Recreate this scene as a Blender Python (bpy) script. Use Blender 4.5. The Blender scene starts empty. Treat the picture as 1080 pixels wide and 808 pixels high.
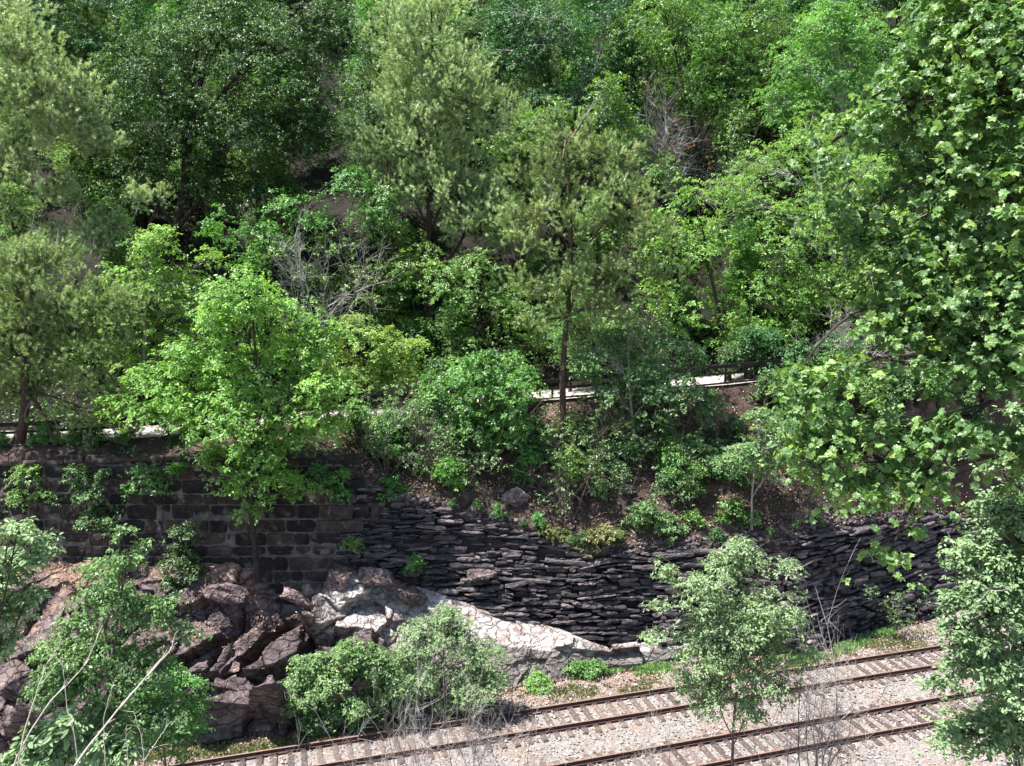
import bpy, math, random
import numpy as np
from mathutils import Vector

rng = np.random.default_rng(11)
random.seed(5)
scene = bpy.context.scene
COL = scene.collection

# ------------------------------------------------------------------ camera, sky, sun, exposure
CAM_H = 18.5
PITCH = math.radians(8.0)
FPX = 848.0
cam_d = bpy.data.cameras.new('camera')
cam = bpy.data.objects.new('camera', cam_d)
COL.objects.link(cam)
cam.location = (0, 0, CAM_H)
cam.rotation_euler = (math.radians(90) - PITCH, 0, 0)
cam_d.sensor_width = 36
cam_d.lens = 36 * FPX / 1080
cam_d.clip_end = 1000
scene.camera = cam

SUN_EL = math.radians(66)
SUN_AZ = math.radians(-102)        # from straight ahead (+Y), negative = to the left
w = bpy.data.worlds.new('World')
scene.world = w
w.use_nodes = True
nt = w.node_tree
bg = nt.nodes['Background']
sky = nt.nodes.new('ShaderNodeTexSky')
sky.sky_type = 'NISHITA'
sky.sun_disc = False
sky.sun_elevation = SUN_EL
sky.sun_rotation = SUN_AZ
nt.links.new(sky.outputs[0], bg.inputs[0])
bg.inputs[1].default_value = 0.085
sd = bpy.data.lights.new('sun', 'SUN')
sd.energy = 5.0
sd.angle = math.radians(0.5)
sd.color = (1.0, 0.97, 0.92)
so = bpy.data.objects.new('sun', sd)
COL.objects.link(so)
S = Vector((math.sin(SUN_AZ) * math.cos(SUN_EL), math.cos(SUN_AZ) * math.cos(SUN_EL), math.sin(SUN_EL)))
so.rotation_euler = S.to_track_quat('Z', 'Y').to_euler()
so.location = (-20, 40, 60)
scene.view_settings.view_transform = 'Standard'
scene.view_settings.look = 'None'
scene.view_settings.gamma = 1
scene.view_settings.use_curve_mapping = False
scene.view_settings.exposure = 1.55
scene.render.engine = 'CYCLES'
cy = scene.cycles
cy.max_bounces = 6
cy.diffuse_bounces = 3
cy.glossy_bounces = 2
cy.transmission_bounces = 3
cy.transparent_max_bounces = 4
cy.use_denoising = True
cy.sample_clamp_indirect = 6


# ------------------------------------------------------------------ helpers: view rays used for surveying the place
def ray(px, py):
    a = (px - 540) / FPX
    b = (404 - py) / FPX
    return np.array([a, math.cos(PITCH) + b * math.sin(PITCH), -math.sin(PITCH) + b * math.cos(PITCH)])


def PY(px, py, Y):
    v = ray(px, py)
    return np.array([0, 0, CAM_H]) + v * (Y / v[1])


def PZ(px, py, z):
    v = ray(px, py)
    return np.array([0, 0, CAM_H]) + v * ((z - CAM_H) / v[2])


def nrm(v):
    return v / (np.linalg.norm(v, axis=-1, keepdims=True) + 1e-9)


# cheap smooth value noise (vectorised)
_perm = rng.permutation(4096)
_val = rng.random(4096) * 2 - 1


def _h(i, j, k):
    return _val[(_perm[(_perm[(i & 4095)] + j) & 4095] + k) & 4095]


def noise3(p):
    p = np.asarray(p, float)
    i = np.floor(p).astype(int)
    f = p - i
    f = f * f * (3 - 2 * f)
    x, y, z = i[..., 0], i[..., 1], i[..., 2]
    fx, fy, fz = f[..., 0], f[..., 1], f[..., 2]
    r = 0
    for dx in (0, 1):
        for dy in (0, 1):
            for dz in (0, 1):
                wgt = (fx if dx else 1 - fx) * (fy if dy else 1 - fy) * (fz if dz else 1 - fz)
                r = r + wgt * _h(x + dx, y + dy, z + dz)
    return r


def fbm(p, o=4):
    p = np.asarray(p, float)
    r, a = 0, 1.0
    for _ in range(o):
        r = r + a * noise3(p)
        p = p * 2.03 + 17.1
        a *= .5
    return r


class Buf:
    """collects faces of one mesh object"""

    def __init__(s):
        s.v, s.f4, s.f3, s.a, s.n = [], [], [], [], 0
        s.m4, s.m3 = [], []

    def add(s, v, f, att=0.5, mi=0):
        v = np.asarray(v, float).reshape(-1, 3)
        f = np.asarray(f, int)
        s.v.append(v)
        (s.f4 if f.shape[1] == 4 else s.f3).append(f + s.n)
        (s.m4 if f.shape[1] == 4 else s.m3).append(np.full(len(f), mi))
        s.a.append(np.broadcast_to(att, (len(v),)).astype(float) if np.ndim(att) < 2 else att)
        s.n += len(v)

    def build(s, name, mats, parent=None, smooth=False, loc=None):
        me = bpy.data.meshes.new(name)
        V = np.concatenate(s.v) if s.v else np.zeros((0, 3))
        loc = np.zeros(3) if loc is None else np.asarray(loc, float)
        V = V - loc
        F4 = np.concatenate(s.f4) if s.f4 else np.zeros((0, 4), int)
        F3 = np.concatenate(s.f3) if s.f3 else np.zeros((0, 3), int)
        li = np.concatenate([F4.ravel(), F3.ravel()]).astype(np.int32)
        st = np.concatenate([np.arange(len(F4)) * 4, len(F4) * 4 + np.arange(len(F3)) * 3]).astype(np.int32)
        me.vertices.add(len(V))
        me.vertices.foreach_set('co', V.astype(np.float32).ravel())
        me.loops.add(len(li))
        me.loops.foreach_set('vertex_index', li)
        me.polygons.add(len(st))
        me.polygons.foreach_set('loop_start', st)
        mi = np.concatenate((s.m4 or [np.zeros(0, int)]) + (s.m3 or [np.zeros(0, int)])).astype(np.int32)
        if not isinstance(mats, (list, tuple)):
            mats = [mats]
        for m in mats:
            me.materials.append(m)
        me.polygons.foreach_set('material_index', mi)
        me.polygons.foreach_set('use_smooth', np.full(len(st), smooth))
        at = me.attributes.new('tint', 'FLOAT', 'POINT')
        at.data.foreach_set('value', np.concatenate(s.a).astype(np.float32))
        me.update(calc_edges=True)
        o = bpy.data.objects.new(name, me)
        COL.objects.link(o)
        if parent is not None:
            o.parent = parent
            o.location = loc - np.array(parent.location) if loc.any() else (0, 0, 0)
        else:
            o.location = loc
        return o


def empty(name, loc):
    o = bpy.data.objects.new(name, None)
    COL.objects.link(o)
    o.location = loc
    o.empty_display_size = .3
    return o


def tag(o, label=None, cat=None, group=None, kind=None):
    if label: o['label'] = label
    if cat: o['category'] = cat
    if group: o['group'] = group
    if kind: o['kind'] = kind
    return o


def copy_thing(o, parent=None):
    c = o.copy()
    COL.objects.link(c)
    if parent is not None: c.parent = parent
    for ch in list(KIDS.get(o.name, [])):
        d = ch.copy()
        COL.objects.link(d)
        d.parent = c
        KIDS.setdefault(c.name, []).append(d)
        for g in KIDS.get(ch.name, []):
            e = g.copy()
            COL.objects.link(e)
            e.parent = d
    return c


KIDS = {}


def kid(p, o):
    KIDS.setdefault(p.name, []).append(o)
    return o


def tubes(buf, P, R, sides=4, att=.5, mi=0):
    """P (n,k,3) polylines, R (n,k) radii"""
    P = np.asarray(P, float)
    R = np.asarray(R, float)
    if P.ndim == 2:
        P, R = P[None], R[None]
    n, k, _ = P.shape
    T = np.empty_like(P)
    T[:, 1:-1] = P[:, 2:] - P[:, :-2]
    T[:, 0] = P[:, 1] - P[:, 0]
    T[:, -1] = P[:, -1] - P[:, -2]
    T = nrm(T)
    ref = np.where(np.abs(T[..., 2:3]) > .9, np.array([1., 0, 0]), np.array([0, 0, 1.]))
    A = nrm(np.cross(T, ref))
    B = np.cross(T, A)
    ang = np.arange(sides) / sides * 2 * math.pi
    ring = P[:, :, None] + R[:, :, None, None] * (A[:, :, None] * np.cos(ang)[None, None, :, None] + B[:, :, None] * np.sin(ang)[None, None, :, None])
    V = ring.reshape(-1, 3)
    j = np.arange(sides)
    jn = (j + 1) % sides
    base = (np.arange(n)[:, None, None] * k + np.arange(k - 1)[None, :, None]) * sides
    F = np.stack([base + j, base + jn, base + jn + sides, base + j + sides], -1).reshape(-1, 4)
    buf.add(V, F, att, mi)


def bez(a, b, c, k):
    t = np.linspace(0, 1, k)[None, :, None]
    return (1 - t) ** 2 * a[:, None] + 2 * t * (1 - t) * b[:, None] + t * t * c[:, None]


# ------------------------------------------------------------------ materials
def newmat(name):
    m = bpy.data.materials.new(name)
    m.use_nodes = True
    return m, m.node_tree.nodes, m.node_tree.links


def ramp(N, stops, interp='LINEAR'):
    r = N.new('ShaderNodeValToRGB')
    cr = r.color_ramp
    cr.interpolation = interp
    while len(cr.elements) > 1: cr.elements.remove(cr.elements[0])
    cr.elements[0].position = stops[0][0]
    cr.elements[0].color = (*stops[0][1], 1)
    for p, c in stops[1:]:
        e = cr.elements.new(p)
        e.color = (*c, 1)
    return r


def leafmat(name, cols, trans=0.45, gloss=0.06, rough=0.38, hue=0.025, tcol=(1.15, 1.15, .6), cm=(1.42, 1.55, 1.5), des=.1):
    m, N, L = newmat(name)
    N.remove(N['Principled BSDF'])
    out = N['Material Output']
    at = N.new('ShaderNodeAttribute')
    at.attribute_name = 'tint'
    k = len(cols)
    cols = [tuple(min(c[q] * cm[q], .6) for q in range(3)) for c in cols]
    cols = [tuple((1 - des) * v + des * (.25 * c[0] + .65 * c[1] + .1 * c[2]) for v in c) for c in cols]
    r = ramp(N, [(i / (k - 1), c) for i, c in enumerate(cols)])
    L.new(at.outputs['Fac'], r.inputs[0])
    oi = N.new('ShaderNodeObjectInfo')
    mr = N.new('ShaderNodeMapRange')
    mr.inputs[3].default_value = .5 - hue
    mr.inputs[4].default_value = .5 + hue
    L.new(oi.outputs['Random'], mr.inputs[0])
    hs = N.new('ShaderNodeHueSaturation')
    L.new(mr.outputs[0], hs.inputs['Hue'])
    L.new(r.outputs[0], hs.inputs['Color'])
    df = N.new('ShaderNodeBsdfDiffuse')
    L.new(hs.outputs[0], df.inputs[0])
    tr = N.new('ShaderNodeBsdfTranslucent')
    mx = N.new('ShaderNodeMix')
    mx.data_type = 'RGBA'
    mx.blend_type = 'MULTIPLY'
    mx.inputs[0].default_value = 1
    L.new(hs.outputs[0], mx.inputs[6])
    mx.inputs[7].default_value = (*tcol, 1)
    L.new(mx.outputs[2], tr.inputs[0])
    m1 = N.new('ShaderNodeMixShader')
    m1.inputs[0].default_value = trans
    L.new(df.outputs[0], m1.inputs[1])
    L.new(tr.outputs[0], m1.inputs[2])
    gl = N.new('ShaderNodeBsdfGlossy')
    gl.inputs['Roughness'].default_value = rough + .08
    gl.inputs[0].default_value = (.95, 1, .9, 1)
    m2 = N.new('ShaderNodeMixShader')
    m2.inputs[0].default_value = gloss
    L.new(m1.outputs[0], m2.inputs[1])
    L.new(gl.outputs[0], m2.inputs[2])
    L.new(m2.outputs[0], out.inputs[0])
    return m


def surfmat(name, stops, scale=3, detail=8, rough=.9, bump=.4, bdist=.03, bscale=None, tint=None, stretch=(1, 1, 1), spec=.2, stops2=None, scale2=1.2, mixr=(.45, .6)):
    """noise-driven colour + bump; optional second colour in patches; optional 'tint' attribute multiply"""
    m, N, L = newmat(name)
    b = N['Principled BSDF']
    b.inputs['Roughness'].default_value = rough
    b.inputs['Specular IOR Level'].default_value = spec
    tc = N.new('ShaderNodeTexCoord')
    mp = N.new('ShaderNodeMapping')
    mp.inputs['Scale'].default_value = stretch
    L.new(tc.outputs['Object'], mp.inputs[0])
    n1 = N.new('ShaderNodeTexNoise')
    n1.inputs['Scale'].default_value = scale
    n1.inputs['Detail'].default_value = detail
    n1.inputs['Roughness'].default_value = .65
    L.new(mp.outputs[0], n1.inputs[0])
    r = ramp(N, stops)
    L.new(n1.outputs[0], r.inputs[0])
    c = r.outputs[0]
    if stops2:
        n2 = N.new('ShaderNodeTexNoise')
        n2.inputs['Scale'].default_value = scale2
        n2.inputs['Detail'].default_value = 6
        n2.inputs['Roughness'].default_value = .6
        L.new(mp.outputs[0], n2.inputs[0])
        rr = ramp(N, [(mixr[0], (0, 0, 0)), (mixr[1], (1, 1, 1))])
        L.new(n2.outputs[0], rr.inputs[0])
        r2 = ramp(N, stops2)
        L.new(n1.outputs[0], r2.inputs[0])
        mx = N.new('ShaderNodeMix')
        mx.data_type = 'RGBA'
        L.new(rr.outputs[0], mx.inputs[0])
        L.new(c, mx.inputs[6])
        L.new(r2.outputs[0], mx.inputs[7])
        c = mx.outputs[2]
    if tint:
        at = N.new('ShaderNodeAttribute')
        at.attribute_name = 'tint'
        rt = ramp(N, tint)
        L.new(at.outputs['Fac'], rt.inputs[0])
        mx = N.new('ShaderNodeMix')
        mx.data_type = 'RGBA'
        mx.blend_type = 'MULTIPLY'
        mx.inputs[0].default_value = 1
        L.new(c, mx.inputs[6])
        L.new(rt.outputs[0], mx.inputs[7])
        c = mx.outputs[2]
    L.new(c, b.inputs['Base Color'])
    nb = N.new('ShaderNodeTexNoise')
    nb.inputs['Scale'].default_value = bscale or scale * 4
    nb.inputs['Detail'].default_value = 8
    nb.inputs['Roughness'].default_value = .7
    L.new(mp.outputs[0], nb.inputs[0])
    bp = N.new('ShaderNodeBump')
    bp.inputs['Strength'].default_value = bump
    bp.inputs['Distance'].default_value = bdist
    L.new(nb.outputs[0], bp.inputs['Height'])
    L.new(bp.outputs[0], b.inputs['Normal'])
    return m


M = {}
M['oak'] = leafmat('oak_leaf', [(.016, .046, .012), (.028, .075, .017), (.045, .115, .025), (.085, .18, .04)], gloss=.04, trans=.34)
M['green'] = leafmat('green_leaf', [(.04, .10, .015), (.07, .16, .022), (.11, .23, .035), (.16, .3, .05)], gloss=.05)
M['bright'] = leafmat('bright_leaf', [(.08, .17, .016), (.135, .27, .025), (.2, .36, .035), (.28, .44, .06)], gloss=.035, trans=.5, cm=(1.35, 1.4, 1.9), des=.12)
M['locust'] = leafmat('locust_leaf', [(.08, .16, .02), (.13, .25, .03), (.2, .34, .05), (.27, .42, .08)], gloss=.03, trans=.5, cm=(1.35, 1.4, 1.9), des=.12)
M['pine'] = leafmat('pine_needle', [(.10, .14, .05), (.18, .24, .095), (.28, .34, .16), (.42, .46, .24)], trans=.38, gloss=.04, hue=.012, cm=(1.6, 1.68, 1.75), des=.12)
M['pinedull'] = leafmat('dull_pine_needle', [(.06, .10, .03), (.11, .17, .05), (.18, .25, .085), (.31, .33, .14)], trans=.38, gloss=.04, hue=.01, cm=(1.6, 1.68, 1.75), des=.12)
M['sycamore'] = leafmat('sycamore_leaf', [(.04, .11, .018), (.07, .17, .026), (.12, .25, .035), (.24, .38, .05)], trans=.5, gloss=.035, hue=.005, cm=(1.5, 1.32, 2.0), des=.14)
M['silver'] = leafmat('silver_leaf', [(.08, .14, .05), (.14, .22, .085), (.21, .31, .13), (.3, .4, .2)], trans=.35, gloss=.04, rough=.5, hue=.008, cm=(1.2, 1.25, 1.3), des=.1)
M['shrub'] = leafmat('shrub_leaf', [(.05, .12, .025), (.09, .19, .04), (.14, .27, .055), (.22, .36, .08)], trans=.4, gloss=.04, hue=.01, cm=(1.1, 1.15, 1.4), des=.14)
M['deadleaf'] = leafmat('dead_leaf', [(.16, .07, .03), (.3, .15, .08), (.4, .22, .13)], trans=.2, gloss=.02, cm=(1, 1, 1), des=0)
M['grass'] = leafmat('grass_blade', [(.07, .10, .025), (.11, .15, .04), (.2, .2, .08), (.3, .24, .14)], trans=.4, gloss=.03, cm=(1, 1, 1), des=0)
M['litter'] = leafmat('litter_leaf', [(.10, .055, .035), (.22, .13, .09), (.36, .25, .18), (.5, .39, .31)], trans=.1, gloss=.02, hue=.01, cm=(1, 1, 1), des=0)
M['bark'] = surfmat('dark_bark', [(.3, (.018, .014, .012)), (.7, (.07, .055, .045))], scale=6, stretch=(3, 3, .6), bump=.8)
M['pinebark'] = surfmat('pine_bark', [(.3, (.03, .02, .017)), (.7, (.11, .075, .06))], scale=6, stretch=(2, 2, .8), bump=.8)
M['twig'] = surfmat('grey_twig_bark', [(.3, (.18, .165, .155)), (.7, (.4, .375, .36))], scale=5, bump=.3)
M['paletwig'] = surfmat('pale_twig_bark', [(.3, (.38, .33, .28)), (.7, (.62, .56, .5))], scale=8, bump=.3)
M['darktwig'] = surfmat('dark_twig_bark', [(.3, (.05, .04, .035)), (.7, (.14, .11, .10))], scale=5, bump=.3)
M['soil'] = surfmat('forest_soil', [(.25, (.022, .015, .012)), (.5, (.05, .034, .027)), (.75, (.10, .07, .06))], scale=1.6, bump=.9, bdist=.12, bscale=5,
                    stops2=[(.3, (.09, .06, .048)), (.7, (.24, .17, .14))], scale2=.7, mixr=(.54, .68))
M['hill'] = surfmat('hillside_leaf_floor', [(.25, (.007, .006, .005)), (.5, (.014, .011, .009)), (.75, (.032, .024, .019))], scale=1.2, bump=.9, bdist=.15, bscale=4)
M['ballast'] = surfmat('ballast_ground', [(.3, (.11, .097, .09)), (.5, (.23, .208, .195)), (.72, (.37, .347, .335))], scale=9, bump=1, bdist=.08, bscale=14,
                       stops2=[(.3, (.14, .105, .088)), (.7, (.32, .255, .22))], scale2=.6, mixr=(.46, .6))
M['stone'] = surfmat('ballast_stone', [(.3, (.2, .18, .165)), (.7, (.42, .385, .36))], scale=3, bump=.4, tint=[(0, (.45, .4, .38)), (.5, (.85, .82, .8)), (1, (1.3, 1.25, 1.22))])
M['path'] = surfmat('path_gravel', [(.3, (.27, .23, .21)), (.7, (.46, .41, .38))], scale=4, bump=.4)
M['masonry'] = surfmat('ashlar_stone', [(.28, (.015, .014, .014)), (.5, (.03, .026, .025)), (.75, (.066, .056, .052))], scale=2.5, bump=.8, bdist=.05,
                       tint=[(0, (.5, .5, .52)), (.5, (1, .96, .93)), (1, (1.9, 1.65, 1.55))],
                       stops2=[(.3, (.08, .07, .065)), (.7, (.3, .275, .265))], scale2=.9, mixr=(.56, .7))
M['mortar'] = surfmat('wall_mortar', [(.3, (.035, .031, .028)), (.7, (.16, .14, .13))], scale=2.2, bump=.5)
M['slate'] = surfmat('stacked_slate', [(.28, (.042, .038, .039)), (.5, (.105, .094, .096)), (.75, (.23, .207, .209))], scale=2.2, bump=.9, bdist=.05, stretch=(1, 1, 3),
                     tint=[(0, (.5, .5, .52)), (.5, (1, .97, .97)), (1, (2.0, 1.8, 1.78))])
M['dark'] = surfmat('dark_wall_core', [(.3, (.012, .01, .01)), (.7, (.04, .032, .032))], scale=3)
M['boulder'] = surfmat('mauve_rock', [(.28, (.048, .037, .037)), (.5, (.12, .092, .091)), (.75, (.25, .2, .197))], scale=1.8, bump=.7, bdist=.05,
                       tint=[(0, (.6, .6, .6)), (.5, (1, 1, 1)), (1, (1.6, 1.5, 1.45))],
                       stops2=[(.3, (.12, .085, .075)), (.7, (.27, .2, .18))], scale2=1.1, mixr=(.55, .68))
M['rail'] = surfmat('rusty_rail_steel', [(.3, (.025, .013, .011)), (.7, (.08, .042, .034))], scale=9, rough=.75, bump=.3, bdist=.005, spec=.4)
M['railtop'] = surfmat('worn_rail_head', [(.3, (.13, .075, .055)), (.7, (.26, .17, .13))], scale=9, rough=.5, bump=.1, bdist=.003, spec=.5)
M['tie'] = surfmat('weathered_sleeper_wood', [(.3, (.045, .034, .03)), (.5, (.13, .10, .09)), (.75, (.27, .225, .2))], scale=3, stretch=(1, 8, 8), bump=.9, bdist=.02)
M['fence'] = surfmat('dark_fence_timber', [(.3, (.010, .009, .009)), (.7, (.035, .03, .028))], scale=5, stretch=(1, 6, 6))



def vary_by_object(m, lo, hi):
    N, L = m.node_tree.nodes, m.node_tree.links
    b = N['Principled BSDF']
    src = b.inputs['Base Color'].links[0].from_socket
    oi = N.new('ShaderNodeObjectInfo')
    mr = N.new('ShaderNodeMapRange'); mr.inputs[3].default_value = lo; mr.inputs[4].default_value = hi
    L.new(oi.outputs['Random'], mr.inputs[0])
    mx = N.new('ShaderNodeMix'); mx.data_type = 'RGBA'; mx.blend_type = 'MULTIPLY'; mx.inputs[0].default_value = 1
    L.new(src, mx.inputs[6]); L.new(mr.outputs[0], mx.inputs[7])
    L.new(mx.outputs[2], b.inputs['Base Color'])


vary_by_object(M['tie'], .5, 1.15)


def outcrop_mat():
    m, N, L = newmat('outcrop_rock')
    b = N['Principled BSDF']
    b.inputs['Roughness'].default_value = .9
    b.inputs['Specular IOR Level'].default_value = .2
    tc = N.new('ShaderNodeTexCoord')
    n1 = N.new('ShaderNodeTexNoise')
    n1.inputs['Scale'].default_value = 1.7
    n1.inputs['Detail'].default_value = 9
    n1.inputs['Roughness'].default_value = .66
    L.new(tc.outputs['Object'], n1.inputs[0])
    r = ramp(N, [(.28, (.042, .032, .032)), (.48, (.11, .083, .083)), (.72, (.24, .19, .19))])
    L.new(n1.outputs[0], r.inputs[0])
    r2 = ramp(N, [(.3, (.16, .12, .11)), (.42, (.27, .215, .2)), (.5, (.42, .375, .355)), (.6, (.52, .485, .465)), (.72, (.58, .555, .54))])
    L.new(n1.outputs[0], r2.inputs[0])
    r3 = ramp(N, [(.3, (.13, .115, .10)), (.7, (.27, .245, .225))])
    L.new(n1.outputs[0], r3.inputs[0])
    r4 = ramp(N, [(.3, (.10, .06, .045)), (.7, (.38, .26, .2))])
    L.new(n1.outputs[0], r4.inputs[0])
    cur = r.outputs[0]
    for attr, rr in (('soil', r4), ('calcite', r2), ('concrete', r3)):
        at = N.new('ShaderNodeAttribute')
        at.attribute_name = attr
        mx = N.new('ShaderNodeMix')
        mx.data_type = 'RGBA'
        L.new(at.outputs['Fac'], mx.inputs[0])
        L.new(cur, mx.inputs[6])
        L.new(rr.outputs[0], mx.inputs[7])
        cur = mx.outputs[2]
    L.new(cur, b.inputs['Base Color'])
    nb = N.new('ShaderNodeTexNoise')
    nb.inputs['Scale'].default_value = 7
    nb.inputs['Detail'].default_value = 9
    nb.inputs['Roughness'].default_value = .7
    L.new(tc.outputs['Object'], nb.inputs[0])
    bp = N.new('ShaderNodeBump')
    bp.inputs['Strength'].default_value = .7
    bp.inputs['Distance'].default_value = .12
    L.new(nb.outputs[0], bp.inputs['Height'])
    L.new(bp.outputs[0], b.inputs['Normal'])
    return m


def fracture(m, scale, dist, strength=1.0):
    """adds a cracked-rock relief in front of the fine bump"""
    N, L = m.node_tree.nodes, m.node_tree.links
    bp = [n for n in N if n.type == 'BUMP'][0]
    tc = [n for n in N if n.type == 'TEX_COORD'][0]
    nz = N.new('ShaderNodeTexNoise'); nz.inputs['Scale'].default_value = scale * .8; nz.inputs['Detail'].default_value = 5
    L.new(tc.outputs['Object'], nz.inputs[0])
    ad = N.new('ShaderNodeMix'); ad.data_type = 'RGBA'; ad.blend_type = 'LINEAR_LIGHT'; ad.inputs[0].default_value = .32
    L.new(tc.outputs['Object'], ad.inputs[6]); L.new(nz.outputs['Color'], ad.inputs[7])
    mp = N.new('ShaderNodeMapping'); mp.inputs['Rotation'].default_value = (0, math.radians(28), 0); mp.inputs['Scale'].default_value = (1, 1, 2.0)
    L.new(ad.outputs[2], mp.inputs[0])
    prev = None
    for k, sc in enumerate((scale, scale * 2.7)):
        v = N.new('ShaderNodeTexVoronoi'); v.feature = 'DISTANCE_TO_EDGE'; v.inputs['Scale'].default_value = sc
        L.new(mp.outputs[0], v.inputs[0])
        mr = N.new('ShaderNodeMapRange'); mr.inputs[2].default_value = .12
        L.new(v.outputs['Distance'], mr.inputs[0])
        v2 = N.new('ShaderNodeTexVoronoi'); v2.inputs['Scale'].default_value = sc
        L.new(mp.outputs[0], v2.inputs[0])
        sp = N.new('ShaderNodeSeparateColor'); L.new(v2.outputs['Color'], sp.inputs[0])
        ma = N.new('ShaderNodeMath'); ma.operation = 'MULTIPLY_ADD'; ma.inputs[1].default_value = .8
        L.new(sp.outputs[0], ma.inputs[0]); L.new(mr.outputs[0], ma.inputs[2])
        b2 = N.new('ShaderNodeBump'); b2.inputs['Strength'].default_value = strength * (1, .5)[k]; b2.inputs['Distance'].default_value = dist / (1 + 1.6 * k)
        L.new(ma.outputs[0], b2.inputs['Height'])
        if prev: L.new(prev.outputs[0], b2.inputs['Normal'])
        prev = b2
    L.new(prev.outputs[0], bp.inputs['Normal'])


M['outcrop'] = outcrop_mat()
fracture(M['outcrop'], 1.5, .14)
fracture(M['boulder'], 1.8, .10)
fracture(M['slate'], 3.5, .05, .8)


# ------------------------------------------------------------------ survey curves of the bank (functions of world X)
def curve(pts):
    P = np.array(pts)
    P = P[np.argsort(P[:, 0])]
    a = P[0] + (P[0] - P[1]) / np.linalg.norm(P[0] - P[1]) * 40
    b = P[-1] + (P[-1] - P[-2]) / np.linalg.norm(P[-1] - P[-2]) * 40
    a[2], b[2] = P[0][2], P[-1][2]
    P = np.vstack([a, P, b])
    return lambda X: (np.interp(X, P[:, 0], P[:, 1]), np.interp(X, P[:, 0], P[:, 2]))


# railway: far rail line
R0 = PZ(194, 805.6, .2)
R1 = PZ(1004, 679, .2)
TD = nrm((R1 - R0) * np.array([1, 1, 0]))          # along the track
TN = np.array([-TD[1], TD[0], 0])                    # away from the camera


def on_track(s, t, z=0.0):
    return np.array([R0[0], R0[1], 0]) + TD * s + TN * t + np.array([0, 0, z])


cB = curve([PZ(x, y, .02) for x, y in [(-300, 880), (0, 800), (150, 786), (290, 770), (400, 752), (480, 738), (560, 722), (640, 706), (700, 700), (850, 692), (900, 676), (950, 658), (1000, 645), (1200, 612)]])
cB2 = curve([PY(x, y, Y) for x, y, Y in [(-300, 720, 33.2), (0, 700, 33), (100, 690, 33.2), (200, 695, 33), (300, 690, 33.3), (400, 668, 34.6), (450, 672, 34.6), (540, 682, 34.5), (610, 690, 35.2), (645, 696, 35.8), (700, 685, 36.2), (800, 690, 36.5), (850, 689, 36.6), (900, 674, 38.5), (950, 656, 40.4), (1000, 643, 42.1), (1200, 609, 46.4)]])
cC = curve([PY(x, y, Y) for x, y, Y in [(-300, 588, 37.1), (0, 590, 36.9), (200, 594, 36.8), (340, 594, 36.8), (400, 606, 36.8), (450, 622, 36.7), (530, 648, 36.5), (590, 664, 36.4), (640, 686, 36.5), (700, 672, 36.8), (800, 684, 36.9), (850, 686, 37.0), (900, 671, 38.8), (950, 653, 40.7), (1000, 640, 42.4), (1200, 606, 46.8)]])
cD = curve([PY(x, y, Y) for x, y, Y in [(-300, 492, 37.6), (0, 487, 37.4), (200, 481, 37.4), (300, 479, 37.4), (366, 482, 37.5), (378, 500, 37.6), (400, 519, 37.7), (430, 530, 37.8), (500, 545, 37.7), (560, 560, 37.6), (600, 577, 37.5), (700, 580, 37.6), (800, 572, 37.9), (850, 562, 38.3), (900, 555, 39.8), (950, 548, 41.7), (1000, 545, 43.4), (1200, 530, 48)]])
cE = curve([PZ(x, y, z) for x, y, z in [(-300, 467, 10.0), (0, 470, 10.0), (100, 465, 10.05), (200, 457, 10.2), (300, 447, 10.5), (400, 437, 10.8), (500, 428, 11.2), (600, 420, 11.6), (700, 412, 12.0), (800, 402, 12.4), (900, 393, 12.8), (1000, 386, 13.1), (1200, 372, 13.6)]])


def cF(X):
    y, z = cE(X)
    return y + 3.5, z


def hill_z(X, Y):
    y0, z0 = cF(X)
    d = np.maximum(Y - y0, 0)
    z = z0 + np.minimum(d, 1.6) * .9 + np.maximum(np.minimum(d, 60) - 1.6, 0) * .8 + np.maximum(d - 60, 0) * .25
    P = np.stack([X * .11, Y * .11, X * 0], -1)
    P2 = np.stack([X * .5, Y * .5, X * 0 + 3], -1)
    return z + np.minimum(d * .15, 1) * (fbm(P, 3) * 1.3 + fbm(P2, 3) * .3)


def ground_z(X, Y):
    """height of the place at X, Y"""
    X = np.asarray(X, float)
    Y = np.asarray(Y, float)
    rows = [cB(X), cB2(X), cC(X), cD(X), cE(X), cF(X)]
    z = np.zeros_like(Y) - .03
    for (ya, za), (yb, zb) in zip(rows[:-1], rows[1:]):
        t = np.clip((Y - ya) / np.maximum(yb - ya, 1e-3), 0, 1)
        z = np.where(Y >= ya, za + (zb - za) * t, z)
    return np.where(Y > rows[-1][0], hill_z(X, Y), z)


def gz(X, Y):
    return float(ground_z(np.array([X]), np.array([Y]))[0])


def grid_faces(nu, nv):
    i = np.arange(nu - 1)[:, None] * nv + np.arange(nv - 1)[None]
    i = i.ravel()
    return np.stack([i, i + nv, i + nv + 1, i + 1], -1)


# ---- ground sheets
b = Buf()
xs = np.linspace(-160, 160, 160)
ys = np.concatenate([np.linspace(-120, 15, 20), np.linspace(16, 44, 90)])
XX, YY = np.meshgrid(xs, ys, indexing='ij')
yB = cB(XX)[0]
YY = np.where(YY > yB + .8, yB + .8 + (YY - yB - .8) * .02, YY)
ZZ = fbm(np.stack([XX * .6, YY * .6, XX * 0], -1), 3) * .05 - .03
ZZ = np.where(YY > yB, ZZ - .25, ZZ)
ZZ = np.where(YY < 22, ZZ - np.minimum((22 - YY) * .05, .6), ZZ)
b.add(np.stack([XX, YY, ZZ], -1), grid_faces(len(xs), len(ys)))
tag(b.build('ground', M['ballast'], smooth=True), kind='structure')

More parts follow.
